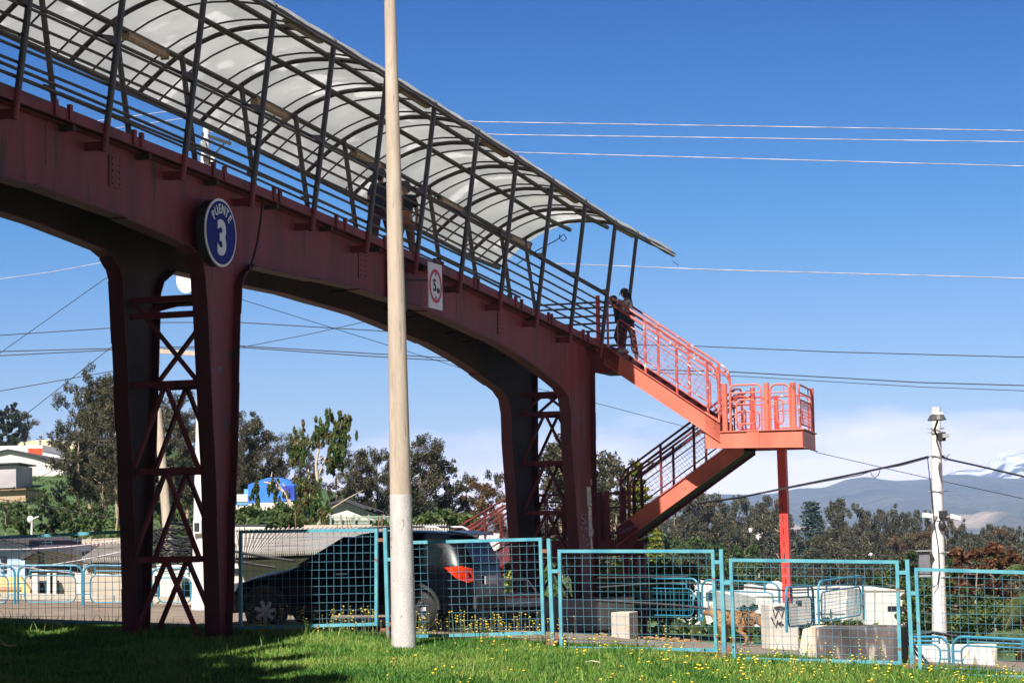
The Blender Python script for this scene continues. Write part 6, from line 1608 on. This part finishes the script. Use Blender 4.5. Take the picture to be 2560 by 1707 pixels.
# ================================================================ AIR, LIGHT, CAMERA
def haze(d):
    m=bpy.data.materials.new('haze'); m.use_nodes=True; nt=m.node_tree; nt.nodes.clear()
    o=nt.nodes.new('ShaderNodeOutputMaterial'); v=nt.nodes.new('ShaderNodeVolumePrincipled'); v.inputs['Color'].default_value=lin(.34,.52,.92); v.inputs['Density'].default_value=d; v.inputs['Anisotropy'].default_value=-.3
    nt.links.new(v.outputs[0],o.inputs['Volume'])
    b=MB(); b.box((600,5200,(410-30)/2),9800,11200,440); ob=b.build('haze',m,None); ob['kind']='stuff'; return ob
haze(HAZE)
w=bpy.data.worlds.new('World'); scene.world=w; w.use_nodes=True; nt=w.node_tree; N=nt.nodes; L=nt.links; bg=N['Background']
sky=N.new('ShaderNodeTexSky'); sky.sky_type='NISHITA'; sky.sun_disc=False
AZ=math.radians(SUNAZ); EL=math.radians(SUNEL)           # travel direction of light measured from +Y towards +X
sky.sun_elevation=EL; sky.sun_rotation=AZ+math.pi; sky.altitude=2800; sky.air_density=1.0; sky.dust_density=.3; sky.ozone_density=3.5
tc=N.new('ShaderNodeTexCoord'); sx=N.new('ShaderNodeSeparateXYZ'); L.new(tc.outputs['Generated'],sx.inputs[0])
gr=N.new('ShaderNodeValToRGB'); e=gr.color_ramp.elements
stops=SKYRAMP
while len(e)<len(stops): e.new(.5)
for i,(p,c) in enumerate(stops): e[i].position=p; e[i].color=c
mr=N.new('ShaderNodeMapRange'); mr.inputs['From Min'].default_value=-.02; mr.inputs['From Max'].default_value=.5; L.new(sx.outputs['Z'],mr.inputs['Value']); L.new(mr.outputs[0],gr.inputs['Fac'])
az_=N.new('ShaderNodeMapRange'); az_.inputs['From Min'].default_value=.45; az_.inputs['From Max'].default_value=.9; az_.inputs['To Min'].default_value=.30; az_.inputs['To Max'].default_value=1.0; L.new(sx.outputs['Y'],az_.inputs['Value'])
gz=N.new('ShaderNodeMixRGB'); gz.blend_type='MULTIPLY'; gz.inputs['Fac'].default_value=1; L.new(gr.outputs['Color'],gz.inputs['Color1']); L.new(az_.outputs[0],gz.inputs['Color2'])
mu=N.new('ShaderNodeMixRGB'); mu.blend_type='MULTIPLY'; mu.inputs['Fac'].default_value=1; L.new(sky.outputs['Color'],mu.inputs['Color1']); L.new(gz.outputs['Color'],mu.inputs['Color2'])
# low cloud bank
mp=N.new('ShaderNodeMapping'); mp.inputs['Scale'].default_value=(9,9,30); L.new(tc.outputs['Generated'],mp.inputs['Vector'])
cn=N.new('ShaderNodeTexNoise'); cn.inputs['Scale'].default_value=1.6; cn.inputs['Detail'].default_value=7; cn.inputs['Roughness'].default_value=.55; L.new(mp.outputs['Vector'],cn.inputs['Vector'])
el_=N.new('ShaderNodeMapRange'); el_.inputs['From Min'].default_value=.072; el_.inputs['From Max'].default_value=.018; el_.inputs['To Min'].default_value=-.5; el_.inputs['To Max'].default_value=.72; L.new(sx.outputs['Z'],el_.inputs['Value'])
xr=N.new('ShaderNodeMapRange'); xr.inputs['From Min'].default_value=-.12; xr.inputs['From Max'].default_value=.14; xr.inputs['To Min'].default_value=-.10; xr.inputs['To Max'].default_value=.16; L.new(sx.outputs['X'],xr.inputs['Value'])
ad=N.new('ShaderNodeMath'); ad.operation='ADD'; L.new(cn.outputs['Fac'],ad.inputs[0]); L.new(el_.outputs[0],ad.inputs[1])
ad2=N.new('ShaderNodeMath'); ad2.operation='ADD'; L.new(ad.outputs[0],ad2.inputs[0]); L.new(xr.outputs[0],ad2.inputs[1])
cr=N.new('ShaderNodeMapRange'); cr.inputs['From Min'].default_value=.55; cr.inputs['From Max'].default_value=1.0; cr.inputs['To Max'].default_value=.8; L.new(ad2.outputs[0],cr.inputs['Value'])
cm=N.new('ShaderNodeMixRGB'); cm.inputs['Color2'].default_value=CLOUD; L.new(cr.outputs[0],cm.inputs['Fac']); L.new(mu.outputs['Color'],cm.inputs['Color1'])
L.new(cm.outputs['Color'],bg.inputs['Color']); bg.inputs['Strength'].default_value=SKYSTR
sd_=Vector((math.sin(AZ)*math.cos(EL),math.cos(AZ)*math.cos(EL),-math.sin(EL)))
sl=bpy.data.lights.new('sun','SUN'); sl.energy=SUNSTR; sl.angle=math.radians(.5); sl.color=(1,.94,.86)
so=bpy.data.objects.new('sun',sl); COL.objects.link(so); so.rotation_euler=sd_.to_track_quat('-Z','Y').to_euler(); so.location=(0,0,30)
cd=bpy.data.cameras.new('camera'); co=bpy.data.objects.new('camera',cd); COL.objects.link(co); scene.camera=co
cd.sensor_width=36; cd.lens=36*F/2560; cd.clip_end=30000; cd.clip_start=.2
fw=ray(1280,853.5).normalized(); rt=(ray(1380,853.5)-ray(1280,853.5)).normalized(); upv=rt.cross(fw).normalized()
M=Matrix((rt,upv,-fw)).transposed().to_4x4(); M.translation=EYE; co.matrix_world=M
scene.view_settings.view_transform='Standard'; scene.view_settings.look='None'; scene.view_settings.exposure=EXPO; scene.view_settings.gamma=1
scene.render.resolution_x=1024; scene.render.resolution_y=682
scene.cycles.max_bounces=8; scene.cycles.transparent_max_bounces=8; scene.cycles.volume_bounces=0
for o in list(bpy.data.objects):       # unused prototypes
    if o.hide_render: 
        for c in list(o.children): bpy.data.objects.remove(c)
        bpy.data.objects.remove(o)

for o in bpy.data.objects:
    if 'label' in o and not 4<=len(o['label'].split())<=16: print('LONGLABEL',o.name,o['label'])
